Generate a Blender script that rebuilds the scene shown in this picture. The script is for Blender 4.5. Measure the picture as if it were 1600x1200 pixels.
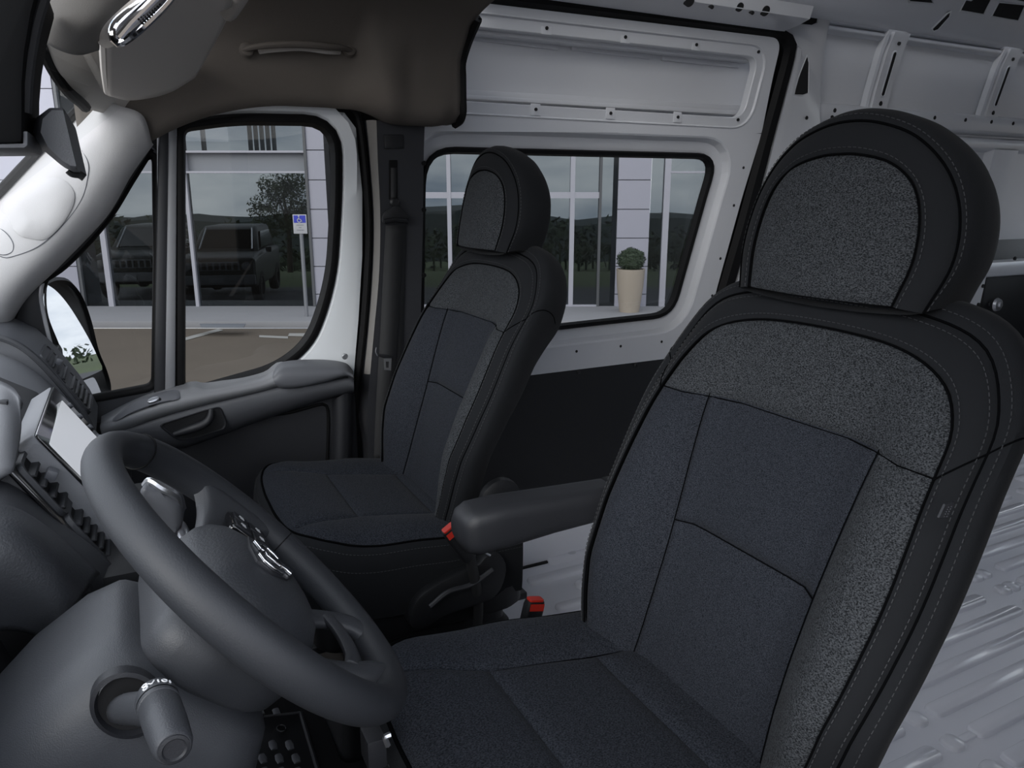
import bpy, bmesh, math, random
from mathutils import Vector, Matrix
random.seed(7)
for o in list(bpy.data.objects): bpy.data.objects.remove(o)
scene = bpy.context.scene
C = scene.collection
PI = math.pi
def R(a): return math.radians(a)

# ------------------------------------------------------------------ camera
# heights in this script are given relative to the eye; CZ lifts them so that the load floor lies at 0
CZ = 1.07
F, YAW, PIT = 1168.0, R(27), R(14)
cam = bpy.data.cameras.new('camera'); cam_o = bpy.data.objects.new('camera', cam); C.objects.link(cam_o)
cam.sensor_width = 36.0; cam.lens = 36.0*F/1600.0; cam.clip_start = 0.02; cam.clip_end = 2000
FW = Vector((math.cos(YAW)*math.cos(PIT), -math.sin(YAW)*math.cos(PIT), -math.sin(PIT)))
RT = Vector((-math.sin(YAW), -math.cos(YAW), 0)); UP = RT.cross(FW)
cam_o.location = (0, 0, CZ)
cam_o.rotation_euler = FW.to_track_quat('-Z', 'Y').to_euler()
scene.camera = cam_o
# ------------------------------------------------------------------ sky, light, exposure
vs = scene.view_settings
vs.view_transform = 'Standard'; vs.look = 'None'; vs.gamma = 1.0; vs.use_curve_mapping = False
vs.exposure = 0.0
scene.display_settings.display_device = 'sRGB'
world = bpy.data.worlds.new('sky'); scene.world = world; world.use_nodes = True
def build_world(strength=1.5):
    nt = world.node_tree; nt.nodes.clear()
    N = nt.nodes.new; L = nt.links.new
    out = N('ShaderNodeOutputWorld'); bg = N('ShaderNodeBackground'); bg.inputs['Strength'].default_value = strength
    tc = N('ShaderNodeTexCoord'); mp = N('ShaderNodeMapping'); mp.inputs['Scale'].default_value = (1.6, 1.6, 4.5)
    n1 = N('ShaderNodeTexNoise'); n1.inputs['Scale'].default_value = 2.2; n1.inputs['Detail'].default_value = 7; n1.inputs['Roughness'].default_value = .55
    rp = N('ShaderNodeValToRGB')
    rp.color_ramp.elements[0].position = .36; rp.color_ramp.elements[0].color = (.33, .39, .49, 1)
    rp.color_ramp.elements[1].position = .66; rp.color_ramp.elements[1].color = (.95, .96, 1.0, 1)
    L(tc.outputs['Generated'], mp.inputs['Vector']); L(mp.outputs['Vector'], n1.inputs['Vector'])
    L(n1.outputs['Fac'], rp.inputs['Fac']); L(rp.outputs['Color'], bg.inputs['Color']); L(bg.outputs['Background'], out.inputs['Surface'])
build_world(3.0)
sun = bpy.data.lights.new('sun', 'SUN'); sun.energy = 2.4; sun.angle = R(40); sun.color = (1.0, .97, .93)
sun_o = bpy.data.objects.new('sun', sun); C.objects.link(sun_o)
sun_o.rotation_euler = Vector((.62, -.66, -.40)).to_track_quat('-Z', 'Y').to_euler()
sun_o.location = (-4, 3, 6)

# ------------------------------------------------------------------ pixel -> point on a real plane (1600x1200 frame)
def ray(u, v): return FW + RT*((u-800)/F) + UP*((600-v)/F)
def AX(u, v, X): d = ray(u, v); return d*(X/d.x)
def AY(u, v, Y): d = ray(u, v); return d*(Y/d.y)
def AZ(u, v, Z): d = ray(u, v); return d*(Z/d.z)

# ------------------------------------------------------------------ materials
def lin(r, g, b):
    f = lambda c: (c/255/12.92) if c/255 <= .04045 else ((c/255+.055)/1.055)**2.4
    return (f(r), f(g), f(b), 1)
def mat(name, col, rough=.5, metal=0., bump=0., bscale=300., spec=.5, coat=0., var=0., vscale=8., sheen=0.):
    m = bpy.data.materials.new(name); m.use_nodes = True
    nt = m.node_tree; b = nt.nodes['Principled BSDF']; N = nt.nodes.new; L = nt.links.new
    b.inputs['Base Color'].default_value = col if len(col) == 4 else (*col, 1)
    b.inputs['Roughness'].default_value = rough; b.inputs['Metallic'].default_value = metal
    b.inputs['Specular IOR Level'].default_value = spec
    if coat: b.inputs['Coat Weight'].default_value = coat; b.inputs['Coat Roughness'].default_value = .08
    if sheen: b.inputs['Sheen Weight'].default_value = sheen; b.inputs['Sheen Roughness'].default_value = .5
    tc = N('ShaderNodeTexCoord')
    if bump:
        n = N('ShaderNodeTexNoise'); n.inputs['Scale'].default_value = bscale; n.inputs['Detail'].default_value = 3
        bp = N('ShaderNodeBump'); bp.inputs['Strength'].default_value = bump; bp.inputs['Distance'].default_value = .001
        L(tc.outputs['Object'], n.inputs['Vector']); L(n.outputs['Fac'], bp.inputs['Height']); L(bp.outputs['Normal'], b.inputs['Normal'])
    if var:
        n2 = N('ShaderNodeTexNoise'); n2.inputs['Scale'].default_value = vscale; n2.inputs['Detail'].default_value = 4
        mx = N('ShaderNodeMixRGB'); mx.blend_type = 'MULTIPLY'; mx.inputs['Fac'].default_value = 1
        mr = N('ShaderNodeMapRange'); mr.inputs['To Min'].default_value = 1-var; mr.inputs['To Max'].default_value = 1+var
        L(tc.outputs['Object'], n2.inputs['Vector']); L(n2.outputs['Fac'], mr.inputs['Value'])
        mx.inputs['Color1'].default_value = b.inputs['Base Color'].default_value
        L(mr.outputs['Result'], mx.inputs['Color2']); L(mx.outputs['Color'], b.inputs['Base Color'])
    return m
def weave(name, c1, c2, period=.0022, bump=.6):
    """woven cloth: two crossing waves on the object's own coordinates"""
    m = bpy.data.materials.new(name); m.use_nodes = True
    nt = m.node_tree; b = nt.nodes['Principled BSDF']; N = nt.nodes.new; L = nt.links.new
    b.inputs['Roughness'].default_value = .9; b.inputs['Specular IOR Level'].default_value = .1
    b.inputs['Sheen Weight'].default_value = .03; b.inputs['Sheen Roughness'].default_value = .4
    tc = N('ShaderNodeTexCoord')
    mp = N('ShaderNodeMapping'); mp.inputs['Rotation'].default_value = (R(15), R(38), R(20)); mp.inputs['Scale'].default_value = (1, .55, 1.5)
    n = N('ShaderNodeTexNoise'); n.inputs['Scale'].default_value = 1.15/period; n.inputs['Detail'].default_value = 1.5; n.inputs['Roughness'].default_value = .6
    L(tc.outputs['Object'], mp.inputs['Vector']); L(mp.outputs['Vector'], n.inputs['Vector'])
    ad = N('ShaderNodeMapRange'); ad.inputs['From Min'].default_value = .3; ad.inputs['From Max'].default_value = .7
    L(n.outputs['Fac'], ad.inputs['Value'])
    rp = N('ShaderNodeValToRGB'); rp.color_ramp.elements[0].position = .15; rp.color_ramp.elements[1].position = .85
    rp.color_ramp.elements[0].color = c1; rp.color_ramp.elements[1].color = c2
    L(ad.outputs['Result'], rp.inputs['Fac']); L(rp.outputs['Color'], b.inputs['Base Color'])
    bp = N('ShaderNodeBump'); bp.inputs['Strength'].default_value = bump; bp.inputs['Distance'].default_value = .0006
    L(ad.outputs['Result'], bp.inputs['Height']); L(bp.outputs['Normal'], b.inputs['Normal'])
    return m
def glass(name, tint, gloss=.08, rough=0.):
    m = bpy.data.materials.new(name); m.use_nodes = True
    nt = m.node_tree; nt.nodes.clear(); N = nt.nodes.new; L = nt.links.new
    out = N('ShaderNodeOutputMaterial'); t = N('ShaderNodeBsdfTransparent'); g = N('ShaderNodeBsdfGlossy'); mx = N('ShaderNodeMixShader')
    t.inputs['Color'].default_value = (*tint, 1); g.inputs['Roughness'].default_value = rough; g.inputs['Color'].default_value = (1, 1, 1, 1)
    fr = N('ShaderNodeFresnel'); fr.inputs['IOR'].default_value = 1.45
    ml = N('ShaderNodeMath'); ml.operation = 'MULTIPLY'; ml.inputs[1].default_value = gloss/.04
    L(fr.outputs['Fac'], ml.inputs[0]); ml.use_clamp = True
    L(ml.outputs['Value'], mx.inputs['Fac']); L(t.outputs['BSDF'], mx.inputs[1]); L(g.outputs['BSDF'], mx.inputs[2]); L(mx.outputs['Shader'], out.inputs['Surface'])
    return m
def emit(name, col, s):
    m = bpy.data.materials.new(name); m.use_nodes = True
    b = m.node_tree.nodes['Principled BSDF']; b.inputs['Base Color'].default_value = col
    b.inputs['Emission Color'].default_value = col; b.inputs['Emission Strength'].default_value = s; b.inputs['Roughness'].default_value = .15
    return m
M = {
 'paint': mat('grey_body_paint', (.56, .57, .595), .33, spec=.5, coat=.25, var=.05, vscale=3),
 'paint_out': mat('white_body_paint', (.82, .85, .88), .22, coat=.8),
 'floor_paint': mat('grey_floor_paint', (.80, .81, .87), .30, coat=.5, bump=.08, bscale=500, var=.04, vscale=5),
 'hole': mat('cavity_shade', (.006, .006, .007), .9),  # near-black plates, shade inside uncut holes and gaps put into colour
 'seal': mat('black_rubber', (.005, .005, .0055), .6, bump=.1, spec=.15),
 'matte_blk': mat('matte_black_plastic', (.004, .0042, .005), .7, spec=.12),
 'plastic': mat('charcoal_plastic', (.045, .0475, .054), .46, bump=.28, bscale=900),
 'plastic_dk': mat('dark_plastic', (.020, .021, .025), .5, bump=.25, bscale=900),
 'plastic_blk': mat('black_plastic', (.008, .0085, .010), .45, bump=.15, bscale=900),
 'plastic_mid': mat('mid_grey_plastic', (.115, .12, .135), .45, bump=.2, bscale=900),
 'gloss_blk': mat('piano_black', (.006, .006, .007), .08, coat=1),
 'leather': mat('soft_grey_skin', (.046, .049, .056), .48, bump=.55, bscale=420),
 'rim': mat('wheel_rim_skin', (.025, .027, .032), .56, bump=.18, bscale=700),
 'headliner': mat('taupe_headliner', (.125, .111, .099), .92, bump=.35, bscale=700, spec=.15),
 'visor': mat('lightened_taupe', (.52, .49, .46), .8, bump=.25, bscale=600, spec=.25),  # lightened above the headliner cloth to carry light near the windshield
 'pillar': mat('pale_pillar_trim', (.50, .495, .50), .6, bump=.3, bscale=700, spec=.35),
 'ledge': mat('lightened_grey_plastic', (.20, .205, .22), .42, bump=.2, bscale=900),  # paler copy of the grey plastic, windshield light put into its colour
 'dash': mat('dash_skin', (.085, .089, .10), .5, bump=.3, bscale=600),
 'pillar_taupe': mat('taupe_pillar_trim', (.20, .19, .18), .6, bump=.2, bscale=700),
 'chrome': mat('chrome', (.85, .85, .87), .08, metal=1),
 'satin': mat('satin_silver', (.62, .63, .66), .28, metal=.9),
 'white_print': mat('white_print', (.75, .75, .76), .6),
 'red': mat('red_plastic', (.42, .022, .012), .4),
 'webbing': mat('black_webbing', (.013, .0135, .015), .7, bump=.6, bscale=1200),
 'cloth': weave('charcoal_weave', (.010, .011, .0126, 1), (.062, .067, .074, 1), .0021, .8),
 'cloth_ins': weave('blue_grey_weave', (.0092, .0106, .0142, 1), (.036, .040, .050, 1), .0016, .6),
 'vinyl': mat('black_seat_cloth', (.0098, .0108, .0128), .82, bump=.35, bscale=1500, spec=.15, sheen=.03),
 'thread': mat('seat_seam_thread', (.034, .036, .040), .8),
 'cord': mat('seat_seam_cord', (.0022, .0024, .0028), .9, spec=.03),
 'carpet': mat('black_carpet', (.012, .012, .013), .95, bump=.8, bscale=600, spec=.1),
 'glass_side': glass('tinted_side_glass', (.44, .45, .445), .03),
 'glass_ws': glass('windshield_glass', (.92, .935, .93), .003),
 'mirror': mat('mirror_glass', (.93, .94, .95), .01, metal=1),
}
# ------------------------------------------------------------------ mesh builder
class B:
    def __init__(s): s.v = []; s.f = []
    def add(s, v, f):
        k = len(s.v); s.v += [tuple(p) for p in v]; s.f += [tuple(i+k for i in q) for q in f]; return s
    def grid(s, rows, close_u=False, close_v=False):
        """rows: list of equally long point lists"""
        n = len(rows); m = len(rows[0]); v = [p for r in rows for p in r]; f = []
        for i in range(n if close_v else n-1):
            for j in range(m if close_u else m-1):
                a = i*m+j; b = i*m+(j+1) % m; c = ((i+1) % n)*m+(j+1) % m; d = ((i+1) % n)*m+j
                f.append((a, b, c, d))
        return s.add(v, f)
    def cap(s, ring): return s.add(ring, [tuple(range(len(ring)))])
    def box(s, c, d, rot=None):
        v = []
        for x in (-.5, .5):
            for y in (-.5, .5):
                for z in (-.5, .5):
                    p = Vector((x*d[0], y*d[1], z*d[2]))
                    if rot is not None: p = rot @ p
                    v.append(p+Vector(c))
        return s.add(v, [(0, 1, 3, 2), (4, 6, 7, 5), (0, 4, 5, 1), (2, 3, 7, 6), (0, 2, 6, 4), (1, 5, 7, 3)])
    def prism(s, poly, ext):
        """poly: planar 3D points, ext: extrusion vector"""
        e = Vector(ext); n = len(poly); a = [Vector(p) for p in poly]; b = [p+e for p in a]
        s.add(a+b, [tuple(range(n)), tuple(range(2*n-1, n-1, -1))]+[(i, (i+1) % n, n+(i+1) % n, n+i) for i in range(n)])
        return s
    def tube(s, path, r, n=8, close=False, cap=True, flat=1.0, upv=None):
        P = [Vector(p) for p in path]; m = len(P); rows = []
        rr = r if isinstance(r, (list, tuple)) else [r]*m
        ref = Vector(upv) if upv is not None else None
        for i in range(m):
            if close: t = P[(i+1) % m]-P[i-1]
            else: t = P[min(i+1, m-1)]-P[max(i-1, 0)]
            if t.length < 1e-9: t = Vector((0, 0, 1))
            t.normalize()
            if ref is None: ref = Vector((0, 0, 1)) if abs(t.z) < .9 else Vector((1, 0, 0))
            a = ref - t*ref.dot(t)
            if a.length < 1e-6: a = t.orthogonal()
            a.normalize(); b = t.cross(a)
            if upv is None: ref = a
            rows.append([P[i]+(a*math.cos(2*PI*k/n)*flat+b*math.sin(2*PI*k/n))*rr[i] for k in range(n)])
        s.grid(rows, close_u=True, close_v=close)
        if cap and not close: s.cap(rows[0]); s.cap(rows[-1])
        return s
    def lathe(s, c, axis, prof, n=24, cap=True):
        ax = Vector(axis).normalized(); a = ax.orthogonal().normalized(); b = ax.cross(a); c = Vector(c)
        rows = [[c+ax*h+(a*math.cos(2*PI*k/n)+b*math.sin(2*PI*k/n))*r for k in range(n)] for r, h in prof]
        s.grid(rows, close_u=True)
        if cap: s.cap(rows[0]); s.cap(rows[-1])
        return s
    def build(s, name, m, parent=None, smooth=True, bevel=0., seg=2, sub=0, solid=0., ang=40, merge=1e-5):
        off = Vector(parent['_o']) if parent is not None else Vector((0, 0, 0))
        if parent is None and s.v:      # a thing that is one mesh: origin at its base centre
            xs = [p[0] for p in s.v]; ys = [p[1] for p in s.v]; zs = [p[2] for p in s.v]
            off = Vector(((min(xs)+max(xs))/2, (min(ys)+max(ys))/2, min(zs)))
        me = bpy.data.meshes.new(name)
        me.from_pydata([(p[0]-off.x, p[1]-off.y, p[2]-off.z) for p in s.v], [], s.f)
        bm = bmesh.new(); bm.from_mesh(me)
        bmesh.ops.remove_doubles(bm, verts=bm.verts, dist=merge)
        bmesh.ops.recalc_face_normals(bm, faces=bm.faces)
        if bevel:
            es = [e for e in bm.edges if len(e.link_faces) == 2 and e.calc_face_angle(0) > R(ang)]
            bmesh.ops.bevel(bm, geom=es, offset=bevel, segments=seg, affect='EDGES', profile=.6, clamp_overlap=True)
        bm.to_mesh(me); bm.free()
        if smooth:
            for p in me.polygons: p.use_smooth = True
        me.materials.append(M[m] if isinstance(m, str) else m)
        o = bpy.data.objects.new(name, me); C.objects.link(o)
        if parent is not None: o.parent = parent; o['_o'] = tuple(off)
        else: o.location = off+Vector((0, 0, CZ)); o['_o'] = tuple(off)
        if solid:
            md = o.modifiers.new('thick', 'SOLIDIFY'); md.thickness = solid; md.offset = 0
        if sub:
            md = o.modifiers.new('smooth', 'SUBSURF'); md.levels = sub; md.render_levels = sub
        if smooth and not sub:
            try:
                me.set_sharp_from_angle(angle=R(ang))
            except Exception: pass
        return o
def thing(name, loc, label, cat, group=None):
    o = bpy.data.objects.new(name, None); C.objects.link(o); o.empty_display_size = .05
    o.location = Vector(loc)+Vector((0, 0, CZ)); o['_o'] = tuple(loc); o['label'] = label; o['category'] = cat
    if group: o['group'] = group
    return o
def tag(o, label, cat, group=None):
    o['label'] = label; o['category'] = cat
    if group: o['group'] = group
    return o
def struct(o, label=None, cat=None):
    o['kind'] = 'structure'
    if label: o['label'] = label
    if cat: o['category'] = cat
    return o
def lab(o, label): o['label'] = label; return o
def sroot(name, loc, label, cat=None):
    o = bpy.data.objects.new(name, None); C.objects.link(o); o.empty_display_size = .05
    o.location = Vector(loc)+Vector((0, 0, CZ)); o['_o'] = tuple(loc); o['label'] = label; o['kind'] = 'structure'
    if cat: o['category'] = cat
    return o
# ------------------------------------------------------------------ curve helpers
def catmull(pts, n, closed=False):
    """resample a polyline through pts as a smooth curve with n points"""
    P = [Vector(p) for p in pts]; m = len(P)
    def g(i): return P[i % m] if closed else P[max(0, min(m-1, i))]
    out = []; segs = m if closed else m-1
    dense = []
    for i in range(segs):
        p0, p1, p2, p3 = g(i-1), g(i), g(i+1), g(i+2)
        if not closed:
            if i == 0: p0 = p1*2-p2
            if i == m-2: p3 = p2*2-p1
        for k in range(16):
            t = k/16
            dense.append(.5*((2*p1)+(p2-p0)*t+(2*p0-5*p1+4*p2-p3)*t*t+(3*p1-p0-3*p2+p3)*t**3))
    dense.append(P[0] if closed else P[-1])
    return resample(dense, n, closed)
def resample(P, n, closed=False):
    P = [Vector(p) for p in P]
    L = [0]
    for a, b in zip(P, P[1:]): L.append(L[-1]+(b-a).length)
    out = []; j = 0; cnt = n if closed else n-1
    for i in range(n):
        d = L[-1]*i/cnt
        while j < len(L)-2 and L[j+1] < d: j += 1
        t = (d-L[j])/max(1e-12, L[j+1]-L[j]); out.append(P[j].lerp(P[j+1], min(1, max(0, t))))
    return out
def lerpf(tab, x):
    if x <= tab[0][0]: return tab[0][1]
    for (a, b), (c, d) in zip(tab, tab[1:]):
        if x <= c: return b+(d-b)*(x-a)/(c-a)
    return tab[-1][1]
def sstep(a, b, x):
    t = max(0, min(1, (x-a)/(b-a))); return t*t*(3-2*t)
def mirror_curve(half):
    """half: from (-s,..) to (0,..); returns the full left-to-right list"""
    return [Vector(p) for p in half]+[Vector((-p[0], *p[1:])) for p in reversed(half[:-1])]
def rpoly(corners, rad, n=6):
    """2D polygon with rounded corners; rad one number or one per corner"""
    out = []; m = len(corners); P = [Vector((c[0], c[1])) for c in corners]
    for i in range(m):
        r = rad[i] if isinstance(rad, (list, tuple)) else rad
        a, b, c = P[i-1], P[i], P[(i+1) % m]
        d1 = (a-b); d2 = (c-b); l1, l2 = d1.length, d2.length; d1.normalize(); d2.normalize()
        k = min(r, l1*.49, l2*.49); s = b+d1*k; e = b+d2*k
        for q in range(n+1):
            t = q/n; out.append((s*(1-t)+b*t)*(1-t)+(b*(1-t)+e*t)*t)
    return out
# ================================================================== SEATS
CAB_Z = -1.09
def clus(n):
    out = []
    for i in range(n+1):
        t = i/n; out.append(.35*t+.65*(.5-.5*math.cos(PI*t)))
    return out
def resample_at(P, ts):
    P = [Vector(p) for p in P]; L = [0]
    for a, b in zip(P, P[1:]): L.append(L[-1]+(b-a).length)
    out = []
    for t in ts:
        d = t*L[-1]; j = 0
        while j < len(L)-2 and L[j+1] < d: j += 1
        q = (d-L[j])/max(1e-12, L[j+1]-L[j]); out.append(P[j].lerp(P[j+1], min(1, max(0, q))))
    return out
def coons(c0, c1, d0, d1, nu, nv):
    """2D patch; c0/c1 run left-right (bottom, top), d0/d1 bottom-top (left, right)"""
    us, vs_ = clus(nu), clus(nv)
    c0, c1 = resample_at(c0, us), resample_at(c1, us); d0, d1 = resample_at(d0, vs_), resample_at(d1, vs_)
    rows = []
    for j, v in enumerate(vs_):
        row = []
        for i, u in enumerate(us):
            p = c0[i]*(1-v)+c1[i]*v+d0[j]*(1-u)+d1[j]*u-(c0[0]*(1-u)*(1-v)+c0[-1]*u*(1-v)+c1[0]*(1-u)*v+c1[-1]*u*v)
            dd = min((p-c0[i]).length, (p-c1[i]).length, (p-d0[j]).length, (p-d1[j]).length)
            row.append((p, dd))
        rows.append(row)
    return rows
V2 = lambda *a: Vector(a)
def sub_curve(curve, a, b):
    """part of a dense curve between two arc-length fractions"""
    n = 40; return resample_at(curve, [a+(b-a)*i/n for i in range(n+1)])
def dashes(b, path, r=.00055, on=.0042, off=.0026):
    P = [Vector(p) for p in path]; L = [0]
    for p, q in zip(P, P[1:]): L.append(L[-1]+(q-p).length)
    d = 0; 
    while d+on < L[-1]:
        pts = resample_at(P, [d/L[-1], (d+on)/L[-1]]); b.tube(pts, r, 4, cap=False); d += on+off
# front-view curves of the backrest: (s, z) relative to the seat centre and the eye
BI = catmull(mirror_curve([(-.172, -.66), (-.197, -.56), (-.212, -.46), (-.216, -.37), (-.207, -.258), (-.196, -.212), (-.165, -.176), (-.10, -.155), (0, -.149)]), 121)
BO = catmull(mirror_curve([(-.190, -.672), (-.218, -.56), (-.234, -.46), (-.240, -.37), (-.235, -.258), (-.224, -.196), (-.187, -.142), (-.11, -.120), (0, -.114)]), 121)
BS = catmull(mirror_curve([(-.205, -.675), (-.238, -.56), (-.253, -.46), (-.258, -.37), (-.254, -.258), (-.241, -.182), (-.197, -.124), (-.115, -.101), (0, -.095)]), 121)
YC = [(-.72, -.545), (-.62, -.572), (-.55, -.592), (-.426, -.634), (-.34, -.664), (-.257, -.694), (-.16, -.722), (-.08, -.744)]
BA = [(-.72, .036), (-.60, .050), (-.50, .066), (-.42, .060), (-.33, .046), (-.257, .034), (-.19, .014), (-.12, 0)]
def back_y(s, z):
    a = abs(s)
    return lerpf(YC, z)+lerpf(BA, z)*(sstep(.085, .185, a)-.75*max(0, (a-.2)/.05)**2*.35)-.010*(a/.2)**2*sstep(-.30, -.2, z)
HI = catmull(mirror_curve([(-.104, -.112), (-.113, -.065), (-.109, -.02), (-.094, .014), (-.066, .036), (-.03, .046), (0, .048)]), 81)
HO = catmull(mirror_curve([(-.132, -.116), (-.146, -.065), (-.141, -.015), (-.120, .028), (-.083, .062), (-.04, .079), (0, .084)]), 81)
HS = catmull(mirror_curve([(-.136, -.112), (-.154, -.065), (-.150, -.015), (-.128, .035), (-.088, .072), (-.042, .092), (0, .098)]), 81)
def head_y(s, z): return -.700-.20*(z+.11)-.020*(s/.13)**2
# plan curves of the cushion: (s, Y)
CO = catmull(mirror_curve([(-.232, -.66), (-.241, -.55), (-.247, -.45), (-.248, -.36), (-.238, -.285), (-.205, -.234), (-.15, -.212), (-.07, -.204), (0, -.203)]), 121)
CS = catmull(mirror_curve([(-.240, -.66), (-.252, -.55), (-.260, -.45), (-.262, -.35), (-.251, -.272), (-.213, -.216), (-.155, -.193), (-.07, -.184), (0, -.183)]), 121)
def cush_z(s, Y):
    a = abs(s)
    z = lerpf([(-.66, -.622), (-.50, -.604), (-.36, -.580), (-.28, -.562), (-.2, -.556)], Y)
    z += .012*sstep(.10, .19, a)*sstep(-.30, -.45, Y)
    d_out = max(0, a-.19)/.055
    return z-.012*d_out**2-.012*max(0, (Y+.25)/.045)**2
def make_seat(name, cx, ob, oc, label, driver):
    dz = oc[1]
    root = thing(name, (cx, -.45, CAB_Z), label, 'seat', 'front cab seats')
    W = lambda s, Y, z: Vector((cx+s, Y+ob[0], z+ob[1]))
    # ---------- backrest
    # carrier: side and rear shell of the backrest
    b = B(); rows = []
    stages = [(0, 0., 0.), (0, .5, -.004), (0, .85, -.011), (0, 1., -.020), (0, .95, -.032), (0, .6, -.046), (0, .0, -.060), (0, -1.0, -.074), (0, -2.2, -.084), (0, -3.4, -.090)]
    for kind, q, dy in stages:
        r = []
        for k in range(121):
            o_, s_ = BO[k], BS[k]; p = o_.lerp(s_, q) if kind == 0 else o_.lerp(s_, q)
            y0 = back_y(o_.x, o_.y)-.012
            r.append(W(p.x, y0+dy, p.y))
        rows.append(r)
    b.grid(rows); last = rows[-1]
    cen = [W(p.x*.0, back_y(p.x, p.y)-.104, p.y) for p in BO]
    b.grid([last, [W(BO[k].x*.55, back_y(BO[k].x, BO[k].y)-.104, BO[k].y*.96-.01) for k in range(121)]])
    rr = [W(BO[k].x*.55, back_y(BO[k].x, BO[k].y)-.104, BO[k].y*.96-.01) for k in range(121)]
    b.grid([rr[:61], list(reversed(rr[60:]))])
    shell = b.build('backrest', 'vinyl', root)
    # border band between outer seam and the woven panels
    b = B(); rows = []
    for q in [0, .06, .15, .3, .5, .7, .85, .94, 1]:
        r = []
        for k in range(121):
            p = BI[k].lerp(BO[k], q); gz = .004*(math.exp(-q/.06)+math.exp(-(1-q)/.06))
            r.append(W(p.x, back_y(p.x, p.y)-.012*q*q-gz, p.y))
        rows.append(r)
    b.grid(rows); b.build('border_band', 'vinyl', shell)
    # woven panels
    ic, il = -.258, -.428      # cross seams
    def frac_at(z, side):
        best = min(range(61), key=lambda k: abs(BI[k].y-z)); return best/120
    fa = frac_at(ic, 0)
    ts = [(-.131, ic), (-.117, il), (-.115, -.55), (-.122, -.665)]
    le = catmull([ts[3], ts[2], ts[1], ts[0]], 40); re_ = [V2(-p.x, p.y) for p in le]
    nl = min(range(40), key=lambda k: abs(le[k].y-il))
    def drop(x): return -.012*(1-(x/.21)**2)      # cross seam dips a little in the middle
    cross = [V2(-.207+.414*i/40, ic) for i in range(41)]
    def panel(nm, c0, c1, d0, d1, nu, nv, m, puff=.008, fn=back_y, par=shell):
        rows = [[W(p.x, fn(p.x, p.y)-puff*math.exp(-dd/.007)+.0015*min(1, dd/.03), p.y) for p, dd in row] for row in coons(c0, c1, d0, d1, nu, nv)]
        return B().grid(rows).build(nm, m, par)
    bl = sub_curve(BI, 0, fa); br = [V2(-p.x, p.y) for p in bl]
    seg = lambda a, b_: [Vector(a).lerp(Vector(b_), i/10) for i in range(11)]
    L1, L0 = le[nl], le[0]
    panel('back_insert_upper', seg(le[nl], re_[nl]), seg(le[-1], re_[-1]), le[nl:], re_[nl:], 26, 18, 'cloth_ins')
    panel('back_insert_lower', seg(le[0], re_[0]), seg(le[nl], re_[nl]), le[:nl+1], re_[:nl+1], 26, 20, 'cloth_ins')
    panel('back_bolster', seg(bl[0], le[0]), seg(bl[-1], le[-1]), bl, le, 16, 36, 'cloth')
    panel('back_bolster', seg(re_[0], br[0]), seg(re_[-1], br[-1]), re_, br, 16, 36, 'cloth_ins')
    k1 = .5-.115
    panel('shoulder_panel', seg(bl[-1], br[-1]), sub_curve(BI, k1, 1-k1), sub_curve(BI, fa, k1), list(reversed(sub_curve(BI, 1-k1, 1-fa))), 34, 20, 'cloth')
    # seams
    def seam(curve, fn, par, dy=.0, r=.0017, m='cord', nm='seam'):
        return B().tube([W(p.x, fn(p.x, p.y)+dy, p.y) for p in curve], r, 6).build(nm, m, par)
    seam(BI, back_y, shell, -.0018, .0014)
    seam(BO, lambda s, z: back_y(s, z)-.012, shell, -.0008, .0017)
    seam([V2(p.x, p.y) for p in seg(bl[-1], br[-1])], back_y, shell, -.005, .0009); seam(seg(le[nl], re_[nl]), back_y, shell, -.005, .0009)
    seam(le, back_y, shell, -.005, .0008); seam(re_, back_y, shell, -.005, .0008)
    for kk in (round(fa*120), 120-round(fa*120)):     # cross seam carried over the border and the side
        cvp = [W(*(lambda p: (p.x, back_y(p.x, p.y)-.012*q*q+.0004, p.y))(BI[kk].lerp(BO[kk], q))) for q in (0, .25, .5, .75, 1)]
        cvp += [W(*(lambda p: (p.x, back_y(BO[kk].x, BO[kk].y)-.012+dy, p.y))(BO[kk].lerp(BS[kk], q))) for _, q, dy in stages[1:8]]
        B().tube(catmull(cvp, 30), .0010, 6).build('seam', 'cord', shell)
    st = B()
    for k in (.22, .84):
        dashes(st, [W(*(lambda p: (p.x, back_y(p.x, p.y)-.012*k*k+.0008, p.y))(BI[i].lerp(BO[i], k))) for i in range(121)])
    dashes(st, [W(*(lambda p: (p.x, back_y(BO[i].x, BO[i].y)-.0160, p.y))(BO[i].lerp(BS[i], .56))) for i in range(121)])
    st.build('stitching', 'thread', shell)
    # ---------- headrest
    hy = 0. if driver else .016
    W = lambda s, Y, z: Vector((cx+s*(1 if driver else .95), Y+ob[0]+hy, z+ob[1]))
    hd = B(); rows = []
    for q, dy in [(0, 0), (.4, -.003), (.75, -.009), (1, -.019), (1.0, -.031), (.85, -.044), (.5, -.057), (-.1, -.069), (-1., -.078), (-2.6, -.084)]:
        rows.append([W(*(lambda p: (p.x, head_y(HO[k].x, HO[k].y)-.006+dy, p.y))(HO[k].lerp(HS[k], q))) for k in range(81)])
    hd.grid(rows)
    last = rows[-1]; hd.grid([last[:41], list(reversed(last[40:]))])
    bot0 = [r[0] for r in rows]; bot1 = [r[-1] for r in rows]
    # closed underside, rounded downwards in the middle
    under = []
    for t in [0, .06, .15, .3, .5, .7, .85, .94, 1]:
        under.append([p.lerp(q, t)+Vector((0, 0, -.010*math.sin(PI*t)**.6)) for p, q in zip(bot0, bot1)])
    hd.grid(under)
    head = hd.build('headrest', 'vinyl', root)
    b = B(); rows = []
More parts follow.
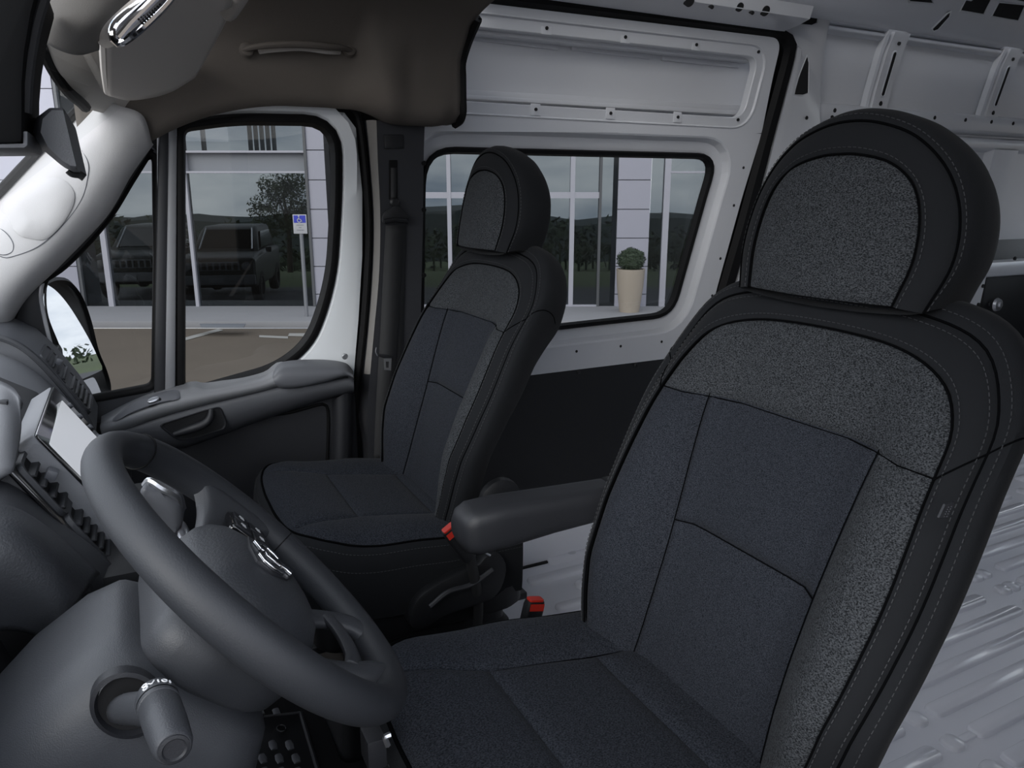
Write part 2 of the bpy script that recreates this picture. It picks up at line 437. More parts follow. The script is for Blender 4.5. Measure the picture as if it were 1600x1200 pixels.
    for q in [0, .08, .2, .4, .6, .8, .92, 1]:
        rows.append([W(*(lambda p: (p.x, head_y(p.x, p.y)-.006*q*q-.0035*(math.exp(-q/.07)+math.exp(-(1-q)/.07)), p.y))(HI[k].lerp(HO[k], q))) for k in range(81)])
    b.grid(rows); b.build('headrest_border', 'vinyl', head)
    kk = .34
    panel('headrest_panel', seg(HI[0], HI[-1]), sub_curve(HI, kk, 1-kk), sub_curve(HI, 0, kk), list(reversed(sub_curve(HI, 1-kk, 1))), 28, 24, 'cloth', .005, head_y, head)
    seam(HI, head_y, head, -.0012, .0013); seam(HO, lambda s, z: head_y(s, z)-.006, head, -.0008, .0015)
    st = B()
    dashes(st, [W(*(lambda p: (p.x, head_y(p.x, p.y)-.006*.04+.0006, p.y))(HI[i].lerp(HO[i], .2))) for i in range(81)])
    dashes(st, [W(*(lambda p: (p.x, head_y(HO[i].x, HO[i].y)-.0098, p.y))(HO[i].lerp(HS[i], .55))) for i in range(81)])
    st.build('stitching', 'thread', head)
    for s in (-.062, .062):
        B().tube([W(s, -.765, -.20), W(s, -.765, -.06)], .006, 10).build('headrest_post', 'chrome', head)
        B().tube([W(s, -.765, -.112), W(s, -.765, -.100)], .013, 12).build('post_collar', 'plastic_blk', head)
    # ---------- cushion
    W = lambda s, Y, z: Vector((cx+s, Y+oc[0], z+oc[1]))
    b = B(); rows = []
    for q, dzz in [(0, 0), (.5, -.006), (.85, -.018), (1, -.034), (1, -.060), (.9, -.090), (.75, -.120), (.4, -.145), (-.8, -.152)]:
        rows.append([W(*(lambda p: (p.x, p.y, cush_z(CO[k].x, CO[k].y)-.004+dzz))(CO[k].lerp(CS[k], q))) for k in range(121)])
    b.grid(rows); b.grid([rows[-1][:61], list(reversed(rows[-1][60:]))])
    cush = b.build('seat_cushion', 'vinyl', root)
    hw = .128; yf, ym, yr = -.352, -.512, -.665
    ii = lambda pts: [V2(*p) for p in pts]
    def cpanel(nm, c0, c1, d0, d1, nu, nv, m, puff=.006):
        rows = [[W(p.x, p.y, cush_z(p.x, p.y)-puff*math.exp(-dd/.007)+.0015*min(1, dd/.03)) for p, dd in row] for row in coons(c0, c1, d0, d1, nu, nv)]
        return B().grid(rows).build(nm, m, cush)
    cpanel('cushion_insert', seg(V2(-hw, yr), V2(hw, yr)), seg(V2(-hw, ym), V2(hw, ym)), seg(V2(-hw, yr), V2(-hw, ym)), seg(V2(hw, yr), V2(hw, ym)), 22, 14, 'cloth_ins')
    cpanel('cushion_insert', seg(V2(-hw, ym), V2(hw, ym)), seg(V2(-hw-.004, yf), V2(hw+.004, yf)), seg(V2(-hw, ym), V2(-hw-.004, yf)), seg(V2(hw, ym), V2(hw+.004, yf)), 22, 16, 'cloth_ins')
    fk = .372
    pl, pr_ = CO[0].copy(), CO[-1].copy(); cl = sub_curve(CO, 0, fk); cr = list(reversed(sub_curve(CO, 1-fk, 1)))
    cpanel('cushion_side', seg(CO[0], V2(-hw, yr)), seg(cl[-1], V2(-hw-.004, yf)), cl, seg(V2(-hw, yr), V2(-hw-.004, yf)), 14, 28, 'cloth_ins')
    cpanel('cushion_side', seg(V2(hw, yr), CO[-1]), seg(V2(hw+.004, yf), cr[-1]), seg(V2(hw, yr), V2(hw+.004, yf)), cr, 14, 28, 'cloth_ins')
    cpanel('cushion_front', seg(V2(-hw-.004, yf), V2(hw+.004, yf)), sub_curve(CO, fk, 1-fk), seg(V2(-hw-.004, yf), cl[-1]), seg(V2(hw+.004, yf), cr[-1]), 30, 20, 'cloth_ins')
    B().tube([W(p.x, p.y, cush_z(p.x, p.y)-.004) for p in CO], .0024, 6).build('seam', 'cord', cush)
    st = B()
    for q, dzz in ((.7, -.011), (1.0, -.044)):
        dashes(st, [W(*(lambda p: (p.x, p.y, cush_z(CO[k].x, CO[k].y)-.004+dzz))(CO[k].lerp(CS[k], q+.03))) for k in range(121)])
    st.build('stitching', 'thread', cush)
    # ---------- valance, pedestal
    b = B(); ring = lambda hw_, y0, y1, z, r=.05: [W(p.x, p.y, z) for p in rpoly([(-hw_, y0), (hw_, y0), (hw_, y1), (-hw_, y1)], r)]
    rr = [ring(.232, -.66, -.24, -.700), ring(.240, -.67, -.235, -.725), ring(.242, -.67, -.235, -.790), ring(.236, -.66, -.245, -.800)]
    b.grid(rr, close_u=True); b.cap(rr[0]); b.cap(rr[-1]); b.build('seat_valance', 'plastic_blk', root)
    b = B(); zz = CAB_Z-dz
    rr = [ring(.205, -.64, -.30, -.799, .03), ring(.205, -.64, -.30, -.84, .03), ring(.215, -.65, -.29, -.85, .03), ring(.22, -.66, -.27, zz, .03)]
    b.grid(rr, close_u=True); b.cap(rr[0]); b.cap(rr[-1]); b.build('seat_pedestal', 'plastic_blk', root)
    for s in (-.17, .17):
        B().box(W(s, -.45, -.815), (.03, .50, .016)).build('slide_rail', 'plastic_dk', root, bevel=.003)
    for o in root.children_recursive:
        if o.name.startswith('stitching'): o['kind'] = 'stuff'
    return root
driver_seat = make_seat('driver_seat', .622, (0, 0), (0, 0), 'dark grey cloth driver seat nearest the camera, behind the steering wheel', True)
passenger_seat = make_seat('passenger_seat', 1.485, (.030, .008), (.0, -.030), 'dark blue-grey cloth passenger seat beside the front passenger door', False)
# ================================================================== VAN BODY: sliding door, side wall, load floor, roof
XT = [(-1.2, 1.935), (-.50, 1.935), (-.30, 1.922), (0, 1.893), (.2, 1.868), (.35, 1.842), (.48, 1.812), (.60, 1.765), (.72, 1.68)]
def XW(z): return lerpf(XT, z)
def PW(u, v, off=0.):
    X = 1.9
    for _ in range(12): p = AX(u, v, X+off); X = XW(p.z)
    return p
def AP3(u, v, P0, n):
    d = ray(u, v); P0 = Vector(P0); n = Vector(n); return d*(P0.dot(n)/d.dot(n))
def YZ(u, v, off=0.): p = PW(u, v, off); return Vector((p.y, p.z))
def wp(yz, off=0.): return Vector((XW(yz[1])+off, yz[0], yz[1]))
def star(poly, c, a):
    d = Vector((math.cos(a), math.sin(a))); best = None; n = len(poly)
    for i in range(n):
        p, q = Vector(poly[i]), Vector(poly[(i+1) % n]); e = q-p; den = d.x*e.y-d.y*e.x
        if abs(den) < 1e-12: continue
        w = p-c; t = (w.x*e.y-w.y*e.x)/den; s = (w.x*d.y-w.y*d.x)/den
        if t > 0 and -2e-3 <= s <= 1+2e-3 and (best is None or t < best): best = t
    return c+d*(best or .001)
def ang_set(polys, c, n=72):
    A = [2*PI*i/n-PI for i in range(n)]
    for poly in polys:
        for p in poly:
            w = Vector(p)-c; A.append(math.atan2(w.y, w.x))
    A = sorted(A); out = []
    for a in A:
        if not out or a-out[-1] > .004: out.append(a)
    return out
def loops(b, c, seq, n=72, cap=False, wf=wp):
    """seq: [(2D polygon, inward offset)], all star-shaped about c"""
    c = Vector(c); A = ang_set([p for p, _ in seq], c, n)
    rows = [[wf(star(poly, c, a), off) for a in A] for poly, off in seq]
    b.grid(rows, close_u=True)
    if cap: b.cap(rows[-1])
    return b
def grow(poly, k):
    """offset a 2D polygon outwards by k metres (star-shaped, about its centre)"""
    n = len(poly); P = [Vector(p) for p in poly]; c = sum(P, Vector((0, 0)))/n; out = []
    for i in range(n):
        t = (P[(i+1) % n]-P[i-1]); nrm = Vector((t.y, -t.x))
        if nrm.length < 1e-9: nrm = P[i]-c
        nrm.normalize()
        if nrm.dot(P[i]-c) < 0: nrm = -nrm
        out.append(P[i]+nrm*k)
    return out
def arc_px(pts, rad, wf=YZ): return rpoly([wf(*p) for p in pts], rad)

sd = sroot('door_1', (1.93, -1.3, -1.07), 'grey painted sliding side door with window, behind the passenger seat', 'sliding door')
rec_open = arc_px([(700, 37), (1188, 89), (1163, 184), (690, 155)], [.01, .045, .045, .01])
win_cut = arc_px([(668, 232), (1129, 243), (1058, 494), (664, 538)], [.09, .075, .075, .09])
ydiv = [YZ(655, 205), YZ(1190, 209)]
top_out = [YZ(652, -8), YZ(774, 7)] + rpoly([YZ(1150, 51), YZ(1222, 60), YZ(1210, 110)], [0, .055, 0])[7:-7] + [ydiv[1], ydiv[0]]
low_out = [ydiv[0], ydiv[1], YZ(1162, 300), YZ(1117, 463), YZ(1086, 555), YZ(652, 608)]
b = B()
cr = Vector((sum(p.x for p in rec_open)/len(rec_open), sum(p.y for p in rec_open)/len(rec_open)))
cw = Vector((sum(p.x for p in win_cut)/len(win_cut), sum(p.y for p in win_cut)/len(win_cut)))
loops(b, cr, [(top_out, .03), (top_out, 0.), (grow(rec_open, .030), 0.), (grow(rec_open, .027), .004), (grow(rec_open, .002), .004), (rec_open, .007), (rec_open, .030)])
w1, w2, w3 = grow(win_cut, .050), grow(win_cut, .040), grow(win_cut, .016)
loops(b, cw, [(low_out, .03), (low_out, 0.), (grow(win_cut, .055), 0.), (w1, .003), (w2, .024), (w3, .028), (grow(win_cut, .010), .030), (win_cut, .036)])
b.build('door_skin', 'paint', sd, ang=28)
# stamped bead lines on the skin
for nm, poly in (('stamped_bead', grow(rec_open, .031)),):
    B().tube([wp(p, -.001) for p in poly], .0022, 6, close=True).build(nm, 'paint', sd)
# rear of the upper recess
b = B(); bk = grow(rec_open, .05); loops(b, cr, [(bk, .075), (grow(rec_open, -.03), .080)], cap=True); b.build('recess_panel', 'paint', sd)
y0, y1 = min(p.x for p in bk), max(p.x for p in bk)
def strip(nm, px, off, depth, m='paint', par=None, bev=.002):
    P = [PW(u, v, off) for u, v in px]; return B().prism(P, (depth, 0, 0)).build(nm, m, par or sd, bevel=bev)
strip('recess_ledge', [(690, 138), (1172, 165), (1168, 174), (690, 149)], .055, .03)
strip('recess_ledge', [(690, 152), (1160, 180), (1160, 173), (690, 146)], .040, .03)
for a, c_ in (((719, 50), (873, 68)), ((894, 68), (1016, 82)), ((1035, 84), (1155, 96))):
    B().prism([PW(a[0], a[1]+2, .070), PW(c_[0], c_[1]+2, .070), PW(c_[0], c_[1]+10, .070), PW(a[0], a[1]+10, .070)], (.01, 0, 0)).build('recess_rail', 'paint', sd, bevel=.002)
strip('recess_header', [(700, 36), (1186, 86), (1180, 96), (700, 48)], .030, .05)
for u, v in ((854, 44), (977, 58), (1088, 70), (1185, 81), (709, 164), (837, 171), (954, 177), (1059, 183), (1153, 187)):
    p = PW(u, v, .003)
    if (u, v) not in ((1185, 81), (1153, 187)):
        B().box(p+Vector((.0015, 0, 0)), (.003, .030, .030)).build('screw_pad', 'paint', sd, bevel=.001)
    B().lathe(p-Vector((.003, 0, 0)), (1, 0, 0), [(.0045, 0), (.0045, .006)], 10).build('screw_hole', 'hole', sd)
for u, v in ((901, 549), (970, 541), (1034, 534), (1147, 321), (1126, 404), (1113, 462), (1162, 262)):
    B().lathe(PW(u, v, -.0012), (1, 0, 0), [(.0045, 0), (.0045, .004)], 10).build('screw_hole', 'hole', sd)
# window rubber and glass
b = B(); loops(b, cw, [(grow(win_cut, .008), .028), (grow(win_cut, .004), .018), (grow(win_cut, -.006), .022), (grow(win_cut, -.010), .044)]); b.build('window_seal', 'seal', sd)
b = B(); b.cap([wp(p, .040) for p in grow(win_cut, .004)])
gl = b.build('window_glass', 'glass_side', sd, smooth=False)
# black lower trim board and step
b = B()
lo = [wp((-.62, -.505), .004), wp((-1.86, -.505), .004), wp((-1.86, -1.02), .004), wp((-.62, -1.02), .004)]
b.prism(lo, (.03, 0, 0)); b.build('lower_trim', 'plastic_blk', sd, bevel=.004)
for y in (-1.02, -1.22, -1.44):
    B().lathe(wp((y, -.53), .005), (-1, 0, 0), [(.007, 0), (.007, .003), (.004, .006)], 10).build('trim_clip', 'plastic_blk', sd)

# rubber seal round the door opening
outer = [YZ(640, -34, 0), YZ(845, -6), YZ(1185, 38), YZ(1226, 50), YZ(1240, 88), YZ(1186, 300), YZ(1140, 470), YZ(1112, 585)]
inner = [YZ(640, -12, 0), YZ(774, 5), YZ(1170, 53), YZ(1209, 62), YZ(1222, 92), YZ(1165, 300), YZ(1119, 463), YZ(1088, 585)]
oc_ = catmull(outer, 60); ic_ = catmull(inner, 60)
b = B(); b.grid([[wp(p, .0) for p in ic_], [wp(p.lerp(q, .25), -.016) for p, q in zip(ic_, oc_)], [wp(p.lerp(q, .75), -.018) for p, q in zip(ic_, oc_)], [wp(q, -.004) for q in oc_], [wp(q, .03) for q in oc_]])
b.grid([[wp(p+(p-q)*.5, .045) for p, q in zip(ic_, oc_)], [wp(q+(q-p)*.3, .045) for p, q in zip(ic_, oc_)]])
struct(b.build('trim_1', 'seal'), 'black rubber seal around the sliding door opening', 'seal')

# ---------------- side wall of the load space behind the sliding door
wr = sroot('wall_right', (1.93, -2.9, -1.07), 'grey painted steel side wall of the load space with ribs', 'wall')
b = B(); zs = [-1.07, -.6, -.3, 0, .15, .3, .42, .52, .60, .66]
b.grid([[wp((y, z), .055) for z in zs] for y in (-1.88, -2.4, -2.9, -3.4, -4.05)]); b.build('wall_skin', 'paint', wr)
# pillar just behind the opening: front edge follows the seal, rear edge runs down to the belt
pf = catmull([YZ(1130, -20), YZ(1195, 38), YZ(1232, 58), YZ(1241, 92), YZ(1188, 300), YZ(1142, 470), YZ(1100, 640)], 40)
prr = catmull([YZ(1330, -30), YZ(1303, 20), YZ(1292, 70), YZ(1285, 140), YZ(1282, 300), YZ(1250, 470), YZ(1215, 640)], 40)
b = B(); b.grid([[wp(p, .02) for p in pf], [wp(p, -.006) for p in pf], [wp(p.lerp(q, .12), -.008) for p, q in zip(pf, prr)], [wp(p.lerp(q, .2), 0) for p, q in zip(pf, prr)], [wp(p.lerp(q, .9), 0) for p, q in zip(pf, prr)], [wp(q, .006) for q in prr], [wp(q, .055) for q in prr]])
pil = b.build('pillar', 'paint', wr)
def cavity(px, par, off=-.001, rim=.0022):
    P = [PW(u, v, off) for u, v in px]
    B().prism(P, (.004, 0, 0)).build('pillar_hole', 'hole', par)  # dark plate painted as the hole's shade, pillar left uncut
    B().tube(P, rim, 6, close=True).build('hole_rim', 'paint', par)
cavity([(1261, 86), (1264, 98), (1263, 145), (1254, 149), (1240, 148), (1247, 122)], pil)
cavity([(1213, 214), (1222, 211), (1221, 226), (1210, 252), (1206, 255), (1205, 232)], pil)
cavity([(1246, 17), (1279, 21), (1276, 36), (1268, 40), (1240, 37)], pil)
for u, v in ((1261, 184), (1197, 251), (1212, 258), (1301, 183)):
    B().lathe(PW(u, v, -.002), (1, 0, 0), [(.006, 0), (.006, .004)], 10).build('pillar_hole', 'hole', pil)
# belt rail
def band(nm, z0, z1, y0, y1, off, m='paint', par=wr, lip=.01):
    b = B(); n = 24
    prof = [(z0-lip, .055), (z0, off+.004), (z0+.006, off), (z1-.006, off), (z1, off+.004), (z1+lip, .055)]
    b.grid([[wp((y0+(y1-y0)*i/n, z), o) for z, o in prof] for i in range(n+1)]); return b.build(nm, m, par)
belt = band('belt_rail', .245, .300, -1.98, -4.05, .012)
band('belt_rail', .185, .222, -1.98, -4.05, .020)
band('belt_rail', -.33, -.27, -1.98, -4.05, .012)
for y in (-2.16, -2.68, -2.86, -3.02, -3.16, -3.3):
    B().lathe(wp((y, .283), .0105), (1, 0, 0), [(.007, 0), (.007, .004)], 10).build('rail_hole', 'hole', belt)
# upright straps on the upper panels, each with slot and rivet holes
for y in (-2.385, -3.03, -3.68):
    b = B(); n = 14; prof = [(-.062, .052), (-.056, .034), (-.046, .030), (-.040, .040), (-.034, .040), (-.028, .030), (.05, .030), (.058, .052)]
    b.grid([[wp((y-dy, .300+(.535-.300)*i/n), o) for dy, o in prof] for i in range(n+1)])
    sp = b.build('panel_strap', 'paint', wr)
    sl = [wp((y-.010+.010*math.cos(t), (.350 if math.sin(t) < 0 else .47)+.010*math.sin(t)), .0285) for t in [2*PI*k/20 for k in range(20)]]
    B().prism(sl, (.003, 0, 0)).build('strap_slot', 'hole', sp); B().tube(sl, .0025, 6, close=True).build('slot_rim', 'paint', sp)
    for z in (.318, .505):
        B().lathe(wp((y-.012, z), .0285), (1, 0, 0), [(.008, 0), (.008, .003)], 10).build('strap_hole', 'hole', sp)
for y0_, y1_ in ((-2.03, -2.33), (-2.44, -2.97), (-3.09, -3.62)):
    band('panel_flange', .512, .530, y0_, y1_, .040, lip=.004)
    band('panel_flange', .538, .548, y0_, y1_, .034, lip=.004)
# rear corner post, seen past the headrest, and the rear door behind it
rp_f = [(1530, 352), (1502, 452), (1560, 498), (1600, 400), (1600, 300)]
b = B(); b.grid([[wp((-3.28+.02*k, z), o) for k, o in ((0, .055), (.4, .02), (1, .012), (5.5, .012), (6.0, .055))] for z in (-1.07, -.6, -.45, -.2, .0, .2)])
for y, z, w_, h_ in ((-2.86, -.40, .20, .035), (-2.83, -.44, .012, .012), (-3.02, -.43, .012, .012)):
    pass
lowpost = B(); lowpost.grid([[wp((-3.10-.02*k, z), o) for k, o in ((0, .055), (.5, .022), (1, .016), (8, .016), (9, .055))] for z in (-1.07, -.6, -.45, -.2, .0, .185)])
lowpost.build('rear_post', 'paint', wr)
cz_ = PW(1505, 463, .05)
B().box(cz_, (.02, .17, .018)).build('slot_recess', 'hole', wr, bevel=.006)
for u, v in ((1530, 476), (1547, 475), (1537, 447), (1587, 404)):
    B().lathe(PW(u, v, .010), (1, 0, 0), [(.008, 0), (.008, .006)], 10).build('post_hole', 'hole', wr)
B().lathe(PW(1557, 476, .012), (-1, 0, 0), [(.030, 0), (.026, .012), (.012, .014), (.010, .022)], 14).build('tie_down', 'satin', wr)
B().box((1.975, -3.62, -.55), (.02, .62, 1.0)).build('rear_trim_panel', 'plastic_blk', wr, bevel=.01)
# lower half of the wall behind the driver seat
B().tube([wp((-3.12, -.30), .02), wp((-3.02, -.12), .02), wp((-2.98, .1), .02)], .006, 8).build('stamped_bead', 'paint', wr)

# ---------------- roof of the load space and its ribs
cl = sroot('ceiling', (1.0, -2.4, .5), 'grey painted steel roof of the load space with cross ribs', 'ceiling')
b = B(); xs = [1.70, 1.62, 1.5, 1.3, 1.0, .6, .2, .0]; zz_ = [.66, .73, .78, .81, .82, .82, .79, .70]
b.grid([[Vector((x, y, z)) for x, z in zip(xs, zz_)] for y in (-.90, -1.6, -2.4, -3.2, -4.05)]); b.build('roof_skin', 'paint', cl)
# cant rail: box section along the top of the wall, with holes
b = B(); prof = [(1.80, .535), (1.755, .520), (1.70, .525), (1.66, .555), (1.60, .66), (1.60, .74)]
b.grid([[Vector((x, y, z)) for x, z in prof] for y in (-.80, -1.5, -2.2, -3.0, -4.05)]); cr_ = b.build('cant_rail', 'paint', cl)
b = B(); prof = [(1.805, .475), (1.79, .485), (1.74, .490), (1.70, .50), (1.69, .53), (1.70, .56)]
b.grid([[Vector((x, y, z)) for x, z in prof] for y in (-.80, -1.2, -1.6, -1.80, -1.83)]); hr_ = b.build('door_header', 'paint', cl)
for u, v, r in ((1072, 2, .014), (1150, 11, .012), (1190, 17, .014), (1107, 11, .005), (1170, 20, .005), (1144, 4, .004)):
    p = AX(u, v, 1.715); B().lathe(p+Vector((-.016, 0, -.004)), (.85, 0, .5), [(r, 0), (r, .03)], 14).build('header_hole', 'hole', hr_)
for px in ([(1417, -8), (1452, -8), (1459, 6), (1421, 3)], [(1512, -6), (1549, -2), (1536, 23), (1500, 17)], [(1561, 3), (1602, 7), (1590, 33), (1549, 26)]):
    P = [AP3(u, v, (1.658, 0, .555), (.105, 0, .06)) for u, v in px]
    B().prism(P, (.004, 0, .002)).build('rail_opening', 'hole', cr_); B().tube(P, .003, 6, close=True).build('opening_rim', 'paint', cr_)
for px in ([(1456, 45), (1480, 21), (1486, 18), (1484, 26), (1466, 46), (1458, 49)],):
    P = [AP3(u, v, (1.70, 0, .523), (.03, 0, .04)) for u, v in px]
    B().prism(P, (.002, 0, .003)).build('rail_opening', 'hole', cr_); B().tube(P, .003, 6, close=True).build('opening_rim', 'paint', cr_)
for y in (-2.42, -3.06, -3.70):
    b = B(); prof = [(-.07, .0), (-.05, -.045), (-.03, -.055), (.03, -.055), (.05, -.045), (.07, 0)]
    arch = [(1.74, .56), (1.66, .62), (1.55, .665), (1.3, .72), (1.0, .74), (.6, .74), (.2, .70)]
    b.grid([[Vector((x+dz*.35, y+dy, z+.03+dz)) for dy, dz in prof] for x, z in arch])
    rb = b.build('roof_rib', 'paint', cl)
    def on_arch(t):
        n = len(arch)-1; k = min(n-1, int(t*n)); q = t*n-k
        return Vector((arch[k][0]*(1-q)+arch[k+1][0]*q-.02, y, arch[k][1]*(1-q)+arch[k+1][1]*q-.0265))
    for t0, t1 in ((.03, .15), (.24, .34), (.42, .52)):
        a_, c_ = on_arch(t0), on_arch(t1); w_ = .022
        B().prism([a_+Vector((0, -w_, 0)), c_+Vector((0, -w_, 0)), c_+Vector((0, w_, 0)), a_+Vector((0, w_, 0))], (0, 0, .003)).build('rib_hole', 'hole', rb)
# lattice between roof ribs: flat plates with rectangular openings
for y in (-2.16, -2.74, -3.38):
    for k, (x0, x1) in enumerate(((1.62, 1.50), (1.44, 1.32), (1.26, 1.14))):
        zt = lerpf([(1.0, .70), (1.3, .675), (1.55, .625), (1.70, .57)], (x0+x1)/2)
        B().box(((x0+x1)/2, y, zt-.002), (.10, .19, .004)).build('lattice_opening', 'hole', cl)
b = B(); b.grid([[Vector((x, y, z)) for x, z in ((1.73, .552), (1.62, .615), (1.5, .655), (1.3, .69), (1.05, .71))] for y in (-1.95, -2.5, -3.2, -4.05)]); b.build('roof_lattice', 'paint', cl)

# ---------------- load floor with raised ribs
fl = sroot('floor', (1.0, -2.4, -1.07), 'grey painted steel load floor with raised stiffening ribs', 'floor')
B().box((1.0, -2.42, -1.085), (1.90, 3.3, .03)).build('floor_sheet', 'floor_paint', fl, smooth=False)
rib_me = {}
def floor_rib(x, ya, yb, w=.040, h=.0105):
    key = (round(abs(ya-yb), 3), w)
    if key in rib_me:
        o = rib_me[key].copy(); C.objects.link(o); o.parent = fl
        o.location = (x-fl['_o'][0], (ya+yb)/2-fl['_o'][1], 0); return o
    L = abs(ya-yb)/2; pl = rpoly([(-w/2, -L), (w/2, -L), (w/2, L), (-w/2, L)], w*.45, 4)
    rows = [[Vector((p.x*k, p.y-(p.y/L if L else 0)*(1-k)*w*.5, hz)) for p in pl] for k, hz in ((1.0, 0), (.93, h*.75), (.78, h))]
    b = B(); b.grid(rows, close_u=True); b.cap(rows[-1])
    v = b.v; b.v = [(p[0]+fl['_o'][0], p[1]+fl['_o'][1], p[2]+fl['_o'][2]) for p in v]
    o = b.build('floor_rib', 'floor_paint', fl, ang=60); o.location = (x-fl['_o'][0], (ya+yb)/2-fl['_o'][1], 0)
    rib_me[key] = o; return o
k = 0
xr = .343
while xr < 1.86:
    # long ribs broken by a row of studs and links, staggered from lane to lane
    st = [(-1.42, -2.02), (-2.20, -2.80), (-2.98, -3.58)] if k % 2 == 0 else [(-1.44, -1.99), (-2.17, -2.77), (-3.0, -3.58)]
    if xr > 1.3: st = [(-.92, -1.22)]+[(-1.38, -1.98)]+st[1:] if k % 2 else [(-1.03, -1.30), (-1.42, -2.02)]+st[1:]
    else: st = [(-1.05, -1.325)]+st
    for a_, c_ in st: floor_rib(xr, a_, c_)
    for yy in (-1.375, -2.085, -2.125, -2.89): floor_rib(xr, yy+.022, yy-.022, .044)
    if k % 2:
        floor_rib(xr, -1.40, -1.45, .018, .004); floor_rib(xr, -2.13, -2.18, .018, .004)
    xr += .08; k += 1
# sill of the sliding door: raised edge strip and black gap
b = B(); b.grid([[Vector((x, y, z)) for x, z in ((1.795, -1.07), (1.80, -1.045), (1.81, -1.005), (1.825, -.993), (1.86, -.990), (1.93, -.990))] for y in (-.60, -1.2, -1.9)])
struct(b.build('trim_2', 'floor_paint'), 'grey raised sill strip along the sliding door', 'sill')
B().box((1.788, -1.25, -1.068), (.010, 1.30, .006)).build('sill_gap', 'hole', fl)
B().lathe(AZ(893, 866, -1.066), (0, 0, 1), [(.018, 0), (.016, .006), (.008, .008)], 12).build('tie_down', 'satin', fl)
# left wall and rear frame of the load space (out of view, they shade it)
wl = B().box((.03, -2.27, -.2), (.04, 3.56, 1.8)); struct(wl.build('wall_left', 'paint', smooth=False), 'grey painted steel wall on the driver side of the load space', 'wall')
# ================================================================== CAB: headliner, pillars, passenger door
def netsurf(net, nu, nv):
    rows = [catmull(r, nv) for r in net]
    cols = [catmull([r[j] for r in rows], nu) for j in range(nv)]
    return [[cols[j][i] for j in range(nv)] for i in range(nu)]
def pxnet(net): return [[AX(*p) for p in r] for r in net]
def shell(nm, net, m, par=None, nu=24, nv=24, thick=.006, px=True):
    rows = netsurf(pxnet(net) if px else net, nu, nv)
    b = B(); b.grid(rows)
    return b.build(nm, m, par, solid=thick, ang=60)
def AP(u, v, P0, n):
    d = ray(u, v); P0 = Vector(P0); n = Vector(n); return d*(P0.dot(n)/d.dot(n))

# ---------------- cab headliner
hl = sroot('ceiling_cab', (1.0, -.35, .2), 'taupe moulded cab headliner above the passenger door', 'headliner')
lipz = [(.06, .045), (-.06, .110), (-.12, .143), (-.18, .168), (-.25, .188), (-.33, .200), (-.45, .203), (-.52, .200), (-.555, .190), (-.585, .176), (-.62, .172), (-.70, .172)][::-1]
rows = []
ys = [.06, -.0, -.06, -.12, -.18, -.25, -.33, -.42, -.48, -.52, -.555, -.585, -.62, -.66, -.70]
for y in ys:
    zl = lerpf(lipz, y); k = sstep(-.50, -.57, y)      # thicker block above the door pillar
    k2 = sstep(-.56, -.62, y)
    prof = [(1.835, zl+.004), (1.815-.015*k, zl), (1.800-.05*k, zl+.004), (1.792-.085*k+.02*k2, zl+.020), (1.790-.085*k+.02*k2, zl+.05), (1.785-.07*k+.02*k2, .275), (1.775-.06*k+.02*k2, .310), (1.735-.03*k, .352), (1.66, .392), (1.52, .425), (1.30, .447), (1.0, .455), (.6, .45), (.25, .43)]
    rows.append([Vector((x, y, z)) for x, z in prof])
# rear edge sweeps back towards the roof centre
tail = []
for dy, dzz in ((-.735, .0), (-.745, .004)):
    zl = .172
    prof = [(1.82, zl+.006), (1.78, zl+.006), (1.75, zl+.012), (1.735, zl+.028), (1.735, zl+.055), (1.735, .275), (1.735, .310), (1.705, .352), (1.66, .392), (1.52, .425), (1.30, .447), (1.0, .455), (.6, .45), (.25, .43)]
    tail.append([Vector((x, dy-(1.75-x)*.10*sstep(.24, .36, z), z)) for x, z in prof])
rows += tail
R2 = netsurf(rows, 70, 60)
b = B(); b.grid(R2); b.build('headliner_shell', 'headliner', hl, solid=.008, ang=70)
# black rear edging of the headliner
ed = catmull(tail[-1][1:9], 40)
B().tube([p+Vector((.006, -.008, 0)) for p in ed], .011, 8, flat=1.3).build('headliner_edge', 'seal', hl)
b = B(); b.grid([[p+Vector((.0, -.012, .0)) for p in ed], [p+Vector((.045, -.016, .0)) for p in ed]]); b.build('headliner_flange', 'seal', hl, solid=.006)
# cab roof above (keeps the sky out)
b = B(); b.grid([[Vector((x, y, z)) for x, z in ((1.90, .19), (1.885, .30), (1.84, .42), (1.7, .53), (1.3, .60), (.6, .60), (.2, .54), (.06, .40))] for y in (-.04, -.3, -.5, -.71)])
struct(b.build('trim_3', 'paint_out', solid=.004), 'painted roof panel above the cab', 'roof')

# grab handle
gh = thing('grab_handle', (1.73, -.35, .30), 'taupe grab handle on the headliner above the passenger door', 'handle')
GX = 1.765
pts = [AX(378, 79, GX), AX(395, 74, GX-.02), AX(425, 70, GX-.035), AX(470, 69, GX-.04), AX(510, 72, GX-.035), AX(535, 75, GX-.02), AX(552, 80, GX)]
B().tube(catmull(pts, 30), [.006+.004*math.sin(PI*i/29) for i in range(30)], 10, flat=.8).build('grip', 'headliner', gh)
pts = [AX(405, 80, GX+.005), AX(430, 77, GX-.012), AX(470, 75, GX-.016), AX(510, 80, GX-.012), AX(530, 81, GX+.005)]
B().tube(catmull(pts, 24), .006, 8).build('grip_liner', 'visor', gh)
for u in (385, 545):
    B().lathe(AX(u, 79, GX+.004), (-1, 0, .2), [(.016, 0), (.014, .010), (.006, .014)], 12).build('mount', 'headliner', gh)

